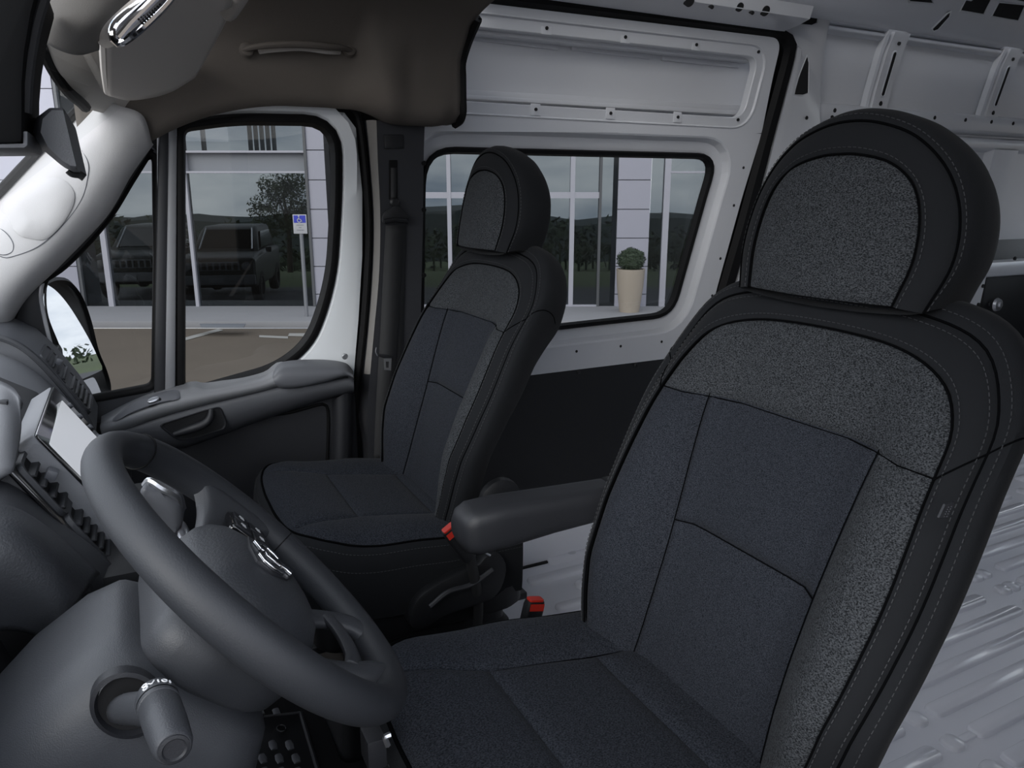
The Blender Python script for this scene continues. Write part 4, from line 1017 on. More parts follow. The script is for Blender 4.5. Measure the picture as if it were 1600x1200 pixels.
# ================================================================== DASHBOARD
db = thing('dashboard', (1.0, .3, -1.0), 'charcoal moulded dashboard with air vents below the windshield', 'dashboard')
def loftx(nm, prof, x0, x1, m, par, nx=8, crown=.0, smooth_n=50, endr=.0):
    P = catmull([Vector((0, y, z)) for y, z in prof], smooth_n); rows = []
    for i in range(nx+1):
        t = i/nx; x = x0+(x1-x0)*t; k = crown*(1-(2*t-1)**2)
        rows.append([Vector((x, p.y+k, p.z+k*.3)) for p in P])
    b = B(); b.grid(rows); b.cap(rows[0]); b.cap(rows[-1]); return b.build(nm, m, par, ang=50)
padp = [(.85, -.40), (.60, -.30), (.42, -.248), (.30, -.236), (.235, -.240), (.200, -.255), (.172, -.284), (.140, -.336), (.108, -.400), (.093, -.450), (.105, -.500), (.16, -.60), (.30, -.95), (.85, -.95)]
loftx('pad_end', padp, 1.60, 1.84, 'dash', db)
shelf = [(.85, -.42), (.55, -.33), (.38, -.285), (.28, -.270), (.225, -.272), (.180, -.305), (.145, -.352), (.120, -.41), (.105, -.46), (.12, -.52), (.16, -.62), (.30, -.95), (.85, -.95)]
loftx('pad_centre', shelf, 1.10, 1.602, 'ledge', db)  # same grey plastic as its neighbours, lightened where windshield light falls
drv = [(.85, -.42), (.55, -.33), (.38, -.270), (.27, -.255), (.215, -.268), (.185, -.31), (.175, -.36), (.165, -.42), (.15, -.50), (.17, -.62), (.30, -.95), (.85, -.95)]
loftx('pad_driver', drv, .22, 1.105, 'plastic', db)
# soft arc lip between pad end and shelf
B().tube(catmull([Vector((1.598, y, z)) for y, z in padp[3:10]], 40), .006, 8).build('pad_lip', 'plastic', db)
# vents: lateral fins in a dark frame, on a plane given by origin, down-slope direction and normal
def vent(nm, x0, x1, p0, p1, nf, knob=None, par=db, lift=.004, m='plastic_dk'):
    a, c_ = Vector((0, *p0)), Vector((0, *p1)); d = (c_-a); L = d.length; d.normalize(); n = Vector((0, -abs(d.z), abs(d.y))) if d.y < 0 else Vector((0, -abs(d.z), -abs(d.y)))
    E = lambda x, t, h: Vector((x, 0, 0))+a+d*(t*L)+n*h
    # surround ring
    pl = rpoly([(x0, 0.), (x1, 0.), (x1, L), (x0, L)], .012, 4); pc_ = Vector(((x0+x1)/2, L/2))
    E2 = lambda p, h: Vector((p.x, 0, 0))+a+d*p.y+n*h
    gr_ = lambda k: [pc_+(p-pc_)*Vector((0, 0)).length if False else Vector((pc_.x+(p.x-pc_.x)*(1+k/(abs(x1-x0)/2)), pc_.y+(p.y-pc_.y)*(1+k/(L/2)))) for p in pl]
    b = B(); b.grid([[E2(p, -.004) for p in gr_(.007)], [E2(p, lift) for p in gr_(.005)], [E2(p, lift) for p in gr_(.001)], [E2(p, -.001) for p in gr_(-.001)]], close_u=True); fr = b.build(nm, 'plastic', par, ang=40)
    B().cap([E2(p, .0005) for p in gr_(-.001)]).build('vent_cavity', 'hole', fr)
    for i in range(nf):
        t = (i+.6)/(nf+.2)
        B().prism([E(x0, t, -.0), E(x1, t, -.0), E(x1, t+.06, .007), E(x0, t+.06, .007)], n*.0+d*.0032).build('fin', m, fr, bevel=.0006)
    if knob is not None:
        B().box(E((x0*.65+x1*.35), knob, .012), (.016, .012, .012), Matrix.Rotation(math.atan2(d.y, d.z), 3, 'X')).build('vent_knob', 'plastic_mid', fr, bevel=.003)
    return fr
pface = lambda t: (.168-.066*t, -.292-.118*t)
vent('air_vent', 1.645, 1.765, pface(.02), pface(.46), 4, .5)
vent('air_vent', 1.645, 1.765, pface(.52), pface(1.0), 5)
# centre stack: block under and behind the screen
E3 = lambda X, t, h=0.: Vector((X, .1285-.479*t-.878*h, -.285-.878*t+.479*h))
stack = [E3(0, -.07, -.03), E3(0, -.03, -.008), E3(0, -.015, 0), E3(0, .14, .0), E3(0, .16, -.004), E3(0, .30, -.03), E3(0, .55, -.06)]
b = B(); pts = [(p.y, p.z) for p in stack]+[(.30, -.75), (.34, -.30)]
b.prism([Vector((.885, y, z)) for y, z in pts], (.36, 0, 0)); b.build('centre_stack', 'plastic_dk', db, bevel=.008, ang=25)
# gloss frame, then two vents
b = B(); b.prism([E3(.880, -.018, .001), E3(.880, .142, .001), E3(1.12, .142, .001), E3(1.12, -.018, .001)], E3(0, 0, .004)-E3(0, 0, 0)); b.build('vent_surround', 'gloss_blk', db, bevel=.003)
vp0 = lambda t: tuple(E3(0, t, .006).yz)
vent('air_vent', .900, .985, vp0(-.004), vp0(.060), 4, .45)
vent('air_vent', .900, .985, vp0(.070), vp0(.134), 5)
vent('air_vent', 1.015, 1.10, vp0(-.004), vp0(.134), 8)
# rolled pad lines left of the stack, nearest the wheel
shell('knee_pad', [[(-60, 790, .80), (20, 800, .82), (90, 845, .84), (150, 900, .84)],
                   [(-60, 830, .76), (20, 832, .765), (80, 870, .78), (125, 930, .79)],
                   [(-60, 900, .74), (10, 890, .75), (70, 915, .76), (105, 965, .77)],
                   [(-60, 1000, .76), (0, 980, .77), (50, 985, .78), (95, 1010, .79)]], 'leather', db, 20, 20, .01)
shell('lower_rail', [[(-40, 745, .90), (10, 760, .89), (80, 815, .885), (150, 868, .88), (185, 905, .88)],
                     [(-40, 770, .865), (15, 785, .86), (80, 838, .855), (140, 888, .855), (165, 930, .86)],
                     [(-40, 800, .845), (15, 808, .84), (80, 856, .84), (130, 905, .845), (150, 955, .85)]], 'plastic', db, 14, 20, .012)
# cluster hood corner at the left edge
shell('cluster_hood', [[(-40, 590, 1.02), (-5, 600, 1.0), (20, 612, .985), (34, 625, .97)],
                       [(-40, 650, .94), (0, 655, .93), (15, 668, .925), (22, 690, .92)],
                       [(-40, 760, .86), (-10, 750, .865), (6, 745, .87), (12, 742, .875)]], 'ledge', db, 14, 14, .012)
B().prism([AX(u, v, .945) for u, v in ((-20, 628), (12, 627), (13, 640), (2, 668), (-6, 690), (-20, 690))], (.02, 0, 0)).build('cluster_window', 'plastic_dk', db, bevel=.004)

# ---------------- touch screen tablet
ts = thing('touch_screen', (1.07, .1, -.35), 'tablet touch screen with glossy black bezel above the centre air vents', 'screen')
XA, XB_ = 1.20, .945
A0, B0 = AX(72, 611, XA), AX(60, 670, XB_)
A1, B1 = AX(150, 690, XA), AX(136, 752, XB_)
A0.y = B0.y = (A0.y+B0.y)/2; A0.z = B0.z = (A0.z+B0.z)/2
sl = ((A1-A0)+(B1-B0))/2; sl.x = 0; sl.normalize(); sn = Vector((0, sl.z, -sl.y))
if sn.y > 0: sn = -sn
LS = .165
T = lambda X, t, h=0.: Vector((X, A0.y, A0.z))+sl*t+sn*h
pl = rpoly([(XB_, 0), (XA, 0), (XA, LS), (XB_, LS)], .010, 4)
f3 = lambda p, h: T(p.x, p.y, h)
b = B(); b.grid([[f3(p, -.045) for p in pl], [f3(p, -.002) for p in pl], [f3(p, 0) for p in grow(pl, -.0015)]], close_u=True); b.cap([f3(p, 0) for p in grow(pl, -.0015)]); b.cap([f3(p, -.045) for p in pl]); b.build('tablet_body', 'ledge', ts, ang=40)
b = B(); b.prism([f3(p, .0005) for p in grow(pl, -.002)], sn*.0025); b.build('bezel', 'gloss_blk', ts, bevel=.0008)
dp = rpoly([(XB_+.012, .020), (XA-.030, .020), (XA-.030, LS-.02), (XB_+.012, LS-.02)], .004, 3)
b = B(); b.prism([f3(p, .0031) for p in dp], sn*.0006); b.build('display', emit('display_glare', lin(206, 209, 214), .55), ts)  # glow stands in for a bright reflection on the screen
for k in range(4):
    B().lathe(T(XA-.014, .035+.02*k, .003), sn, [(.004, 0), (.0035, .003)], 10).build('side_button', 'plastic_mid', ts)
b = B(); q = [T(XB_-.002, -.004, -.046), T(XA+.004, -.004, -.046), T(XA+.004, LS+.01, -.046), T(XB_-.002, LS+.01, -.046)]
b.prism(q, sn*-.05); b.build('tablet_mount', 'plastic', ts, bevel=.01)

# ---------------- gear lever on the lower console
gl_ = thing('gear_lever', (.95, -.02, -.6), 'grey gear selector with bright silver cap behind the steering wheel', 'gear lever')
rows = []
for px, X in (([(214, 790), (226, 800), (246, 838), (262, 860)], .97), ([(222, 764), (245, 775), (270, 800), (275, 830)], .955), ([(226, 757), (250, 766), (274, 778), (280, 802)], .975), ([(230, 752), (252, 760), (276, 772), (284, 796)], 1.0)):
    rows.append([AX(u, v, X) for u, v in px])
b = B(); b.grid(netsurf(rows, 16, 16)); b.build('knob_body', 'plastic_mid', gl_, solid=.012, ang=60)
capc = catmull([AX(*p) for p in ((225, 758, .965), (234, 751, .96), (252, 762, .955), (268, 770, .955), (277, 779, .96), (281, 794, .965))], 24)
B().tube(capc, [.0035+.002*math.sin(PI*i/23) for i in range(24)], 8).build('silver_cap', 'satin', gl_)
B().tube(catmull([AX(262, 850, .98), AX(276, 835, 1.0), AX(250, 800, 1.0)], 10), [.022, .020, .018, .017, .016, .015, .014, .014, .014, .014], 12).build('lever_stem', 'plastic_dk', gl_)
B().tube(catmull([AX(266, 815, .99), AX(276, 828, .98), AX(286, 848, .97), AX(294, 862, .965)], 12), [.006, .010, .012, .013, .013, .013, .012, .012, .012, .012, .011, .010], 12).build('gaiter', 'satin', gl_)
B().lathe(AX(288, 852, .955), (-1, 0, .3), [(.004, 0), (.004, .004)], 10).build('red_mark', 'red', gl_)
B().box((1.0, .16, -.62), (.30, .34, .45)).build('lower_console', 'plastic_blk', db, bevel=.02)

# ================================================================== STEERING WHEEL
sw_c = Vector((.660, -.074, -.331)); SWA = R(41.6); SWR = .166
WU = Vector((0, math.sin(SWA), math.cos(SWA))); WN = Vector((0, -math.cos(SWA), math.sin(SWA)))
def Q(x, y, h=0.): return sw_c+Vector((x, 0, 0))+WU*y+WN*h
st_w = thing('steering_wheel', tuple(sw_c-WN*.05), 'charcoal steering wheel with a chrome emblem on its hub', 'steering wheel')
b = B(); rows = []
for i in range(96):
    th = 2*PI*i/96; rr_ = .0165+.0012*math.cos(2*th); c_ = Q(SWR*math.cos(th), SWR*math.sin(th)); er = (Q(math.cos(th), math.sin(th))-sw_c).normalized()
    rows.append([c_+er*(rr_*.92*math.cos(2*PI*k/20))+WN*(rr_*1.05*math.sin(2*PI*k/20)) for k in range(20)])
b.grid(rows, close_u=True, close_v=True); rim = b.build('rim', 'rim', st_w)
for th in (50, -24):      # joints between the rim skins
    th = R(th); c_ = Q(SWR*math.cos(th), SWR*math.sin(th)); er = (Q(math.cos(th), math.sin(th))-sw_c).normalized()
    B().tube([c_+er*(.0158*math.cos(2*PI*k/24))+WN*(.0178*math.sin(2*PI*k/24)) for k in range(24)], .0008, 5, close=True).build('rim_joint', 'seal', rim)
# airbag hub
def hubpoly(s=1.0): return [Vector((p.x*s*1.12, p.y*s*1.12-.004)) for p in rpoly([(-.060, .052), (.060, .052), (.074, .020), (.064, -.040), (.034, -.070), (-.034, -.070), (-.064, -.040), (-.074, .020)], [.03, .03, .03, .03, .03, .03, .03, .03], 5)]
b = B(); rows = [[Q(p.x, p.y, h) for p in hubpoly(s)] for s, h in ((.92, -.060), (1.0, -.045), (1.02, -.032), (.98, -.016), (.88, -.004), (.72, .005), (.5, .011), (.25, .014))]
b.grid(rows, close_u=True); b.cap(rows[0]); b.cap(rows[-1]); hub = b.build('airbag_hub', 'leather', st_w, ang=60)
# emblem: horned head in a shield, chrome outlines on a dark field
ey = -.004
EQ = lambda x, y, h: Q(x, y+ey, .0145+h)
def flatpoly(nm, pts, m, par, h0, th): return B().prism([EQ(x*1.15, y*.92, h0) for x, y in pts], WN*th).build(nm, m, par, bevel=.0006)
sh_out = [(-.020, .021), (0, .024), (.020, .021), (.023, .004), (.016, -.014), (0, -.026), (-.016, -.014), (-.023, .004)]
flatpoly('emblem_field', [(x*1.18, y*1.15) for x, y in sh_out], 'plastic_dk', hub, -.006, .0062)
for s in (-1, 1):
    horn = [(s*.003, .016), (s*.012, .022), (s*.021, .018), (s*.0245, .006), (s*.021, -.008), (s*.013, -.013), (s*.0085, -.009), (s*.014, -.004), (s*.0175, .003), (s*.0155, .012), (s*.010, .015), (s*.004, .011)]
    lab(flatpoly('emblem_horn', horn, 'chrome', hub, .0005, .003), 'chrome curled horn of the hub emblem')
flatpoly('emblem_head', [(-.0045, .010), (.0045, .010), (.0065, -.004), (.0045, -.016), (.007, -.022), (0, -.026), (-.007, -.022), (-.0045, -.016), (-.0065, -.004)], 'chrome', hub, .0005, .0032)
flatpoly('emblem_brow', [(-.004, .006), (.004, .006), (.003, -.010), (-.003, -.010)], 'gloss_blk', hub, .0032, .0008)
# spokes with button pods
for s in (-1, 1):
    rows = []
    for x, y0, y1, h, th in ((.045, -.030, .036, -.034, .020), (.080, -.028, .034, -.030, .022), (.105, -.028, .032, -.024, .022), (.130, -.034, .036, -.012, .022), (.150, -.052, .050, .0, .018), (.160, -.072, .066, .0, .010)):
        rows.append([Q(s*x, y, h+hh) for y, hh in ((y0, 0), (y0+.006, th*.5), (y1-.006, th*.5), (y1, 0), (y1-.006, -th*.5), (y0+.006, -th*.5))])
    R7 = netsurf([r+[r[0]] for r in rows], 20, 40); b = B(); b.grid(R7); b.build('spoke', 'plastic', st_w, ang=60)
    PY0 = -.016 if s > 0 else -.018; PH0 = .013 if s > 0 else .004; PX0 = .018 if s > 0 else .016
    pod = [Vector((p.x+s*PX0, p.y+PY0)) for p in rpoly([(s*.070, -.024), (s*.118, -.024), (s*.126, .004), (s*.112, .030), (s*.070, .030)], .006, 4)]
    b = B(); b.prism([Q(p.x, p.y, -.019+PH0) for p in pod], WN*.0075); pd_ = b.build('switch_pod', 'gloss_blk', st_w, bevel=.002)
    for cx_, cy_, w_, hh in ((.083, -.009, .020, .022), (.083, .016, .020, .020), (.105, -.008, .018, .022), (.105, .015, .016, .018)):
        c0 = [(s*(cx_-w_/2), cy_-hh/2), (s*(cx_+w_/2), cy_-hh/2), (s*(cx_+w_/2), cy_+hh/2), (s*(cx_-w_/2), cy_+hh/2)]
        bt = B().prism([Q(x+s*PX0, y+PY0, -.012+PH0) for x, y in c0], WN*.003).build('switch_button', 'plastic_dk', pd_, bevel=.0012)
        for k in range(3):
            mk = [(-.0025+.002*k, -.002), (-.0013+.002*k, -.002), (-.0013+.002*k, .0015+.0008*(k % 2)), (-.0025+.002*k, .0015+.0008*(k % 2))]
            B().prism([Q(s*(cx_+PX0)+x*1.5, cy_+PY0+y*1.5, -.0088+PH0) for x, y in mk], WN*.0003).build('button_print', 'white_print', bt) if s > 0 or k < 2 else None
# lower spoke: two arms with an opening between
for s in (-1, 1):
    pts = catmull([Q(s*.030, -.055, -.034), Q(s*.044, -.085, -.028), Q(s*.050, -.115, -.014), Q(s*.047, -.140, -.003), Q(s*.042, -.158, 0)], 20)
    B().tube(pts, [.017-.004*math.sin(PI*i/19) for i in range(20)], 14, flat=.62, upv=WN).build('lower_spoke', 'plastic', st_w)
b = B(); pts = catmull([Q(-.048, -.118, -.009), Q(-.02, -.127, -.008), Q(.02, -.127, -.008), Q(.048, -.118, -.009)], 16); b.tube(pts, .010, 12, flat=.6, upv=WN); b.build('lower_bridge', 'plastic', st_w)
# rear cover of the hub (pale side seen under the near rim)
b = B(); rows = [[Q(p.x*1.0, p.y*1.0, h) for p in hubpoly(s)] for s, h in ((.95, -.036), (1.06, -.045), (1.10, -.060), (1.06, -.078), (.95, -.088))]
b.grid(rows, close_u=True); b.cap(rows[-1]); b.build('rear_cover', 'plastic', st_w, ang=50)

# ---------------- steering column shroud and stalk
sc = thing('column_shroud', tuple(Q(0, -.05, -.25)), 'charcoal steering column shroud under the wheel', 'column shroud')
def sect(s, hw, u0, u1, r=.05): return [Q(p.x, p.y, -s) for p in rpoly([(-hw, u0), (hw, u0), (hw, u1), (-hw, u1)], r, 6)]
secs = [sect(.082, .070, -.075, .060, .045), sect(.092, .084, -.090, .072, .05), sect(.12, .094, -.105, .082, .055), sect(.17, .098, -.118, .088, .055), sect(.22, .098, -.126, .086, .055), sect(.28, .094, -.130, .080, .05), sect(.36, .088, -.13, .07, .05)]
b = B(); b.grid(secs, close_u=True); b.cap(secs[0]); b.cap(secs[-1]); shr = b.build('shroud_body', 'plastic', sc, ang=50)
ring_c = AX(196, 1098, .564)
def RX(u, v, X=.562): return AX(u, v, X)
rg = [RX(198+58*math.cos(2*PI*k/36), 1098+52*math.sin(2*PI*k/36)) for k in range(36)]
rc = sum(rg, Vector((0, 0, 0)))/36
b = B(); b.grid([[p+Vector((.006, 0, 0)) for p in rg], [p+Vector((-.004, 0, 0)) for p in rg], [p.lerp(rc, .12)+Vector((-.005, 0, 0)) for p in rg], [p.lerp(rc, .22)+Vector((.004, 0, 0)) for p in rg]], close_u=True); b.build('stalk_collar', 'plastic_dk', shr, ang=60)
b = B(); b.cap([p.lerp(rc, .2)+Vector((-.001, 0, 0)) for p in rg]); b.build('stalk_cavity', 'hole', shr)
B().tube(catmull([RX(230, 1150, .557), RX(236, 1160, .555), RX(250, 1170, .553), RX(280, 1190, .55)], 12), .0012, 5).build('shroud_joint', 'hole', shr)
sk = thing('light_stalk', tuple(AX(250, 1180, .45)), 'charcoal light switch stalk with white symbols at lower left', 'stalk')
p0, p1, p2 = AX(186, 1108, .575), AX(205, 1107, .53), AX(248, 1105, .485)
B().tube(catmull([p0, p1, p2], 12), [.0105]*4+[.011]*4+[.0115, .012, .012, .012], 18).build('stalk_arm', 'plastic', sk)
k0, k1 = AX(243, 1086, .492), AX(272, 1170, .425)
ax = (k1-k0); L = ax.length; ax.normalize()
B().lathe(k0, ax, [(.0005, -.007), (.008, -.006), (.0118, .0), (.0132, .005), (.0132, .012)], 28, cap=False).build('stalk_collar', 'plastic', sk)
B().lathe(k0, ax, [(.0127, .012), (.0127, .0135)], 28).build('collar_gap', 'hole', sk)
B().lathe(k0, ax, [(.0132, .0135), (.0132, .017), (.0126, .0175), (.0126, .0185), (.0130, .019), (.0127, L*.6), (.0116, L*.92), (.0105, L*.985), (.0095, L)], 28).build('stalk_knob', 'plastic', sk)
B().lathe(k0+ax*L, ax, [(.0088, -.001), (.0088, .0012), (.007, .0016), (.006, .0004)], 24).build('end_button', 'plastic_dk', sk)
# white symbols round the collar
side = (-(k0+ax*.01)).normalized(); side = (side-ax*side.dot(ax)).normalized(); up2 = ax.cross(side)
for ang_, typ in ((-38, 0), (-20, 1), (-2, 2), (14, 3), (30, 2)):
    a_ = R(-ang_-20); e = side*math.cos(a_)+up2*math.sin(a_); tn = ax.cross(e); c0 = k0+ax*.0075+e*.0134
    if typ == 0:
        for q_ in (-.002, .0018):
            B().tube([c0+ax*q_+tn*(.0016*math.cos(2*PI*k/12))+ax*(.0014*math.sin(2*PI*k/12)) for k in range(12)], .0005, 5, close=True).build('stalk_symbol', 'white_print', sk)
        B().tube([c0+ax*.0-tn*.0012, c0+tn*.0012], .0005, 5).build('stalk_symbol', 'white_print', sk)
    elif typ == 1:
        B().tube(catmull([c0-tn*.002-ax*.002, c0+ax*.001, c0+tn*.002-ax*.001, c0+tn*.003+ax*.002], 10), .0005, 5).build('stalk_symbol', 'white_print', sk)
    elif typ == 2: B().tube([c0-ax*.0015, c0+ax*.0015], .0006, 5).build('stalk_symbol', 'white_print', sk)
    else: B().tube([c0+tn*(.0016*math.cos(2*PI*k/12))+ax*(.0016*math.sin(2*PI*k/12)) for k in range(12)], .0005, 5, close=True).build('stalk_symbol', 'white_print', sk)

# ================================================================== CAB FLOOR, MAT, CONSOLE BITS, SEAT FITTINGS
cf = B().box((1.0, -.02, CAB_Z-.015), (1.80, 1.55, .03)); struct(cf.build('floor_cab', 'carpet', smooth=False), 'black cab floor under the seats', 'floor')
fmz = CAB_Z+.004
fm = thing('floor_mat', (.95, -.05, CAB_Z), 'black rubber floor mat with pale oval studs', 'floor mat')
mp_ = [AZ(u, v, fmz) for u, v in ((380, 1128), (470, 1118), (560, 1420), (300, 1420))]
B().prism(mp_, (0, 0, .006)).build('mat_sheet', 'plastic_blk', fm, bevel=.003)
B().tube([p+Vector((0, 0, .006)) for p in mp_], .005, 6, close=True).build('mat_border', 'plastic_dk', fm)
for i in range(-1, 5):
    for j in range(5):
        u, v = 398+26*i+7*j+(3 if j % 2 else 0), 1158+21*j
        if not (386 < u < 470 and v < 1240): continue
        c0 = AZ(u, v, fmz+.007); c1 = AZ(u+5, v+13, fmz+.007)
        B().tube([c0, c0.lerp(c1, .5), c1], [.006, .008, .006], 8, flat=.4).build('mat_stud', 'plastic_mid', fm)
for u, v in ((404, 1105), (430, 1108), (382, 1112)):
    c0 = AZ(u, v, CAB_Z+.003); c1 = AZ(u+5, v+12, CAB_Z+.003); B().tube([c0, c1], .007, 8, flat=.4).build('mat_stud', 'plastic_mid', fm)
rg = [AZ(440+7*math.cos(2*PI*k/20), 1138+5*math.sin(2*PI*k/20), fmz+.007) for k in range(20)]
B().tube(rg, .0018, 6, close=True).build('mat_eyelet', 'plastic_dk', fm)

# armrest on the inner side of the driver seat
arm_r = [(.895, -.375), (.955, -.385)]
rows = []
for y, zt, zb, x0, x1 in ((-.383, -.452, -.482, .905, .950), (-.390, -.440, -.497, .895, .957), (-.405, -.433, -.502, .891, .960), (-.45, -.431, -.500, .890, .960), (-.53, -.434, -.494, .890, .958), (-.64, -.438, -.49, .890, .956)):
    rows.append([Vector((p.x, y, p.y)) for p in rpoly([(x0, zb), (x1, zb), (x1, zt), (x0, zt)], .02, 5)])
b = B(); b.grid(rows, close_u=True); b.cap(rows[0]); b.cap(rows[-1]); b.build('armrest', 'plastic_dk', driver_seat, ang=60)
B().lathe((.925, -.655, -.47), (1, 0, 0), [(.03, -.03), (.03, .025)], 20).build('armrest_pivot', 'plastic_blk', driver_seat)
# recline covers, knobs and buckles
cv = [AX(u, v, 1.205) for u, v in ((640, 975), (655, 935), (700, 905), (745, 885), (762, 868), (780, 866), (792, 882), (790, 905), (778, 930), (752, 945), (700, 962), (660, 985))]
b = B(); b.prism(catmull(cv, 40, True), (.06, 0, 0)); b.build('recline_cover', 'plastic_blk', passenger_seat, bevel=.008, ang=50)
B().tube(catmull([AX(u, v, 1.195) for u, v in ((672, 948), (700, 925), (735, 914), (770, 890))], 16), .005, 8).build('recline_lever', 'plastic_dk', passenger_seat)
B().lathe((1.235, -.60, -.575), (-1, 0, 0), [(.045, 0), (.043, .012), (.030, .018)], 24).build('hinge_cover', 'plastic_blk', passenger_seat)
B().tube(catmull([AX(748, 857, 1.18), AX(757, 863, 1.18), AX(766, 868, 1.18)], 8), .002, 6).build('cable', 'satin', passenger_seat)
kb = AX(1328, 1192, .43)
rows = [[kb+Vector((x, y*k, z*k)) for y, z in [(.022*math.cos(2*PI*i/20), .016*math.sin(2*PI*i/20)) for i in range(20)]] for k, x in ((.6, -.012), (.95, -.008), (1.0, 0), (1.0, .008))]
b = B(); b.grid(rows, close_u=True); b.cap(rows[0]); b.build('recline_knob', 'plastic_blk', driver_seat)
b = B(); b.box(AX(588, 1176, .64)+Vector((.01, 0, 0)), (.03, .02, .035)); b.build('slide_latch', 'plastic_dk', driver_seat, bevel=.003)
B().tube(catmull([AX(606, 1165, .62), AX(602, 1152, .62), AX(610, 1148, .62)], 8), .003, 6).build('slide_wire', 'satin', driver_seat)
def buckle(nm, label, top_px, bot_px, X, w, end):
    t = thing(nm, tuple(AX(*bot_px, X)), label, 'seat belt buckle')
    a, c_ = AX(*top_px, X), AX(*bot_px, X); d = (a-c_).normalized(); n = Vector((1, 0, 0)); s = d.cross(n).normalized()
    b = B(); rows = []
    for q, k in ((0, .8), (.1, 1), (.85, 1), (1., .9)):
        c0 = c_.lerp(a, q); rows.append([c0+s*(p.x*k)+n*(p.y*k) for p in rpoly([(-w/2, -.010), (w/2, -.010), (w/2, .010), (-w/2, .010)], .006, 3)])
    b.grid(rows, close_u=True); b.cap(rows[0]); b.cap(rows[-1]); b.build('buckle_body', 'plastic_blk', t, ang=60)
    b = B(); rr = [a+s*(p.x)+n*p.y for p in rpoly([(-w*.40, -.008), (w*.40, -.008), (w*.40, .008), (-w*.40, .008)], .004, 3)]
    b.prism(rr, d*.004); b.build('release_button', 'red', t, bevel=.001)
    b = B(); b.prism([a+d*-.002+s*(p.x)+n*(-.0105) for p in rpoly([(-w*.40, -.0), (w*.40, -.0), (w*.40, .001), (-w*.40, .001)], .0004, 1)], -n*.001-d*.012); b.build('button_face', 'red', t)
    e_ = Vector(end); B().tube(catmull([c_, c_.lerp(e_, .5)+Vector((0, -.01, 0)), e_], 10), .011, 8, flat=.4).build('buckle_strap', 'webbing', t)
    return t
buckle('belt_buckle', 'black buckle with red release button at the inner side of the passenger seat', (701, 826), (735, 872), 1.17, .030, (1.262, -.56, -.90))
buckle('belt_buckle', 'black buckle with bright red release button behind the driver seat cushion', (836, 938), (825, 985), .985, .034, (.842, -.56, -.88))
# woven tag in the side seam of the driver backrest
tg = [AX(u, v, .372) for u, v in ((1464, 808), (1474, 787), (1489, 783), (1478, 808))]
b = B(); b.prism(tg, (-.002, 0, 0)); tgo = b.build('fabric_tag', 'plastic_dk', driver_seat)
for k in range(2):
    for j in range(5):
        p = tg[0].lerp(tg[1], .14+.16*j).lerp(tg[3].lerp(tg[2], .14+.16*j), .35+.3*k)+Vector((-.003, 0, 0))
        B().box(p, (.0004, .0010, .0007)).build('tag_print', 'plastic_mid', tgo)
# ================================================================== OUTSIDE: forecourt, glass-fronted building, landscape
GZ = -1.70                         # ground level under the van
FH = Vector((math.cos(YAW), -math.sin(YAW), 0))
def EX(u, v, d): r = ray(u, v); return r*(d/r.dot(FH))
def G(a, d, z): return RT*a+FH*d+Vector((0, 0, z))       # along the front, away from the van, height
def ax_of(u, d, v=400): return EX(u, v, d).dot(RT)
ME = {
 'asphalt': mat('brown_grey_asphalt', (0.1172, 0.0953, 0.0736), .9, bump=.5, bscale=60, var=.18, vscale=1.2),
 'walk': mat('pale_concrete', (0.2623, 0.2623, 0.2766), .85, bump=.3, bscale=40, var=.06, vscale=2),
 'line': mat('white_road_paint', (0.3417, 0.3362, 0.3196), .8),
 'panel': mat('pale_metal_panel', (0.3417, 0.3417, 0.3999), .45, var=.03, vscale=.8),
 'joint': mat('dark_joint', (0.1680, 0.1785, 0.1995), .8),
 'frame': mat('white_window_frame', (0.3760, 0.3749, 0.4233), .4),
 'gframe': mat('grey_window_frame', (0.0809, 0.0844, 0.0918), .5),
 'grass': mat('meadow_grass', (0.0562, 0.0788, 0.0227), .95, var=.35, vscale=.15),
 'leaf': mat('dark_green_leaves', (0.0194, 0.0346, 0.0140), .8, var=.4, vscale=.6),
 'leaf2': mat('shrub_leaves', (0.0264, 0.0441, 0.0201), .7, var=.3, vscale=8),
 'bark': mat('brown_bark', (.05, .04, .03), .9),
 'hill': mat('distant_hills', (0.0410, 0.0540, 0.0529), 1., var=.25, vscale=.02),
 'planter': mat('cream_planter', (0.3417, 0.2931, 0.2367), .55),
 'blue': mat('sign_blue', (0.0210, 0.0368, 0.4410), .4),
 'white': mat('sign_white', (0.4498, 0.4498, 0.4760), .4),
 'galv': mat('galvanised_post', (0.2248, 0.2311, 0.2508), .45, metal=.3),
 'car': mat('dark_car_paint', (.020, .024, .024), .4),
 'tyre': mat('tyre_rubber', (.012, .012, .012), .85),
 'inner': mat('dark_interior', (.05, .05, .055), .8),
 'slab': mat('grey_spandrel', (0.2248, 0.2374, 0.2637), .6),
}
gz_glass = glass('building_glass', (.19, .208, .215), .015)
# ground
b = B(); b.grid([[G(a, d, GZ) for a in (-120, -20, 20, 120)] for d in (-60, -10, 2, 9.9)])
struct(b.build('ground', ME['asphalt'], smooth=False), 'brown-grey asphalt forecourt', 'forecourt')
DF = 11.3; FZ = -2.45
b = B(); b.box((0, 0, 0), (1, 1, 1)); b.v = []; b.f = []
b.prism([G(-40, 9.9, GZ), G(40, 9.9, GZ), G(40, 12.0, GZ), G(-40, 12.0, GZ)], (0, 0, .10))
struct(b.build('pavement', ME['walk'], bevel=.02), 'pale concrete pavement along the building', 'pavement')
def road_line(px, label):
    P = [EX(u, v, 1) for u, v in px]; P = [ray(u, v)*((GZ+.004)/ray(u, v).z) for u, v in px]
    o = B().prism(P, (0, 0, .003)).build('road_marking', ME['line']); tag(o, label, 'road marking', 'white parking bay lines'); return o
road_line([(284, 529), (340, 514), (349, 516), (286, 533)], 'white parking line running towards the pavement drain')
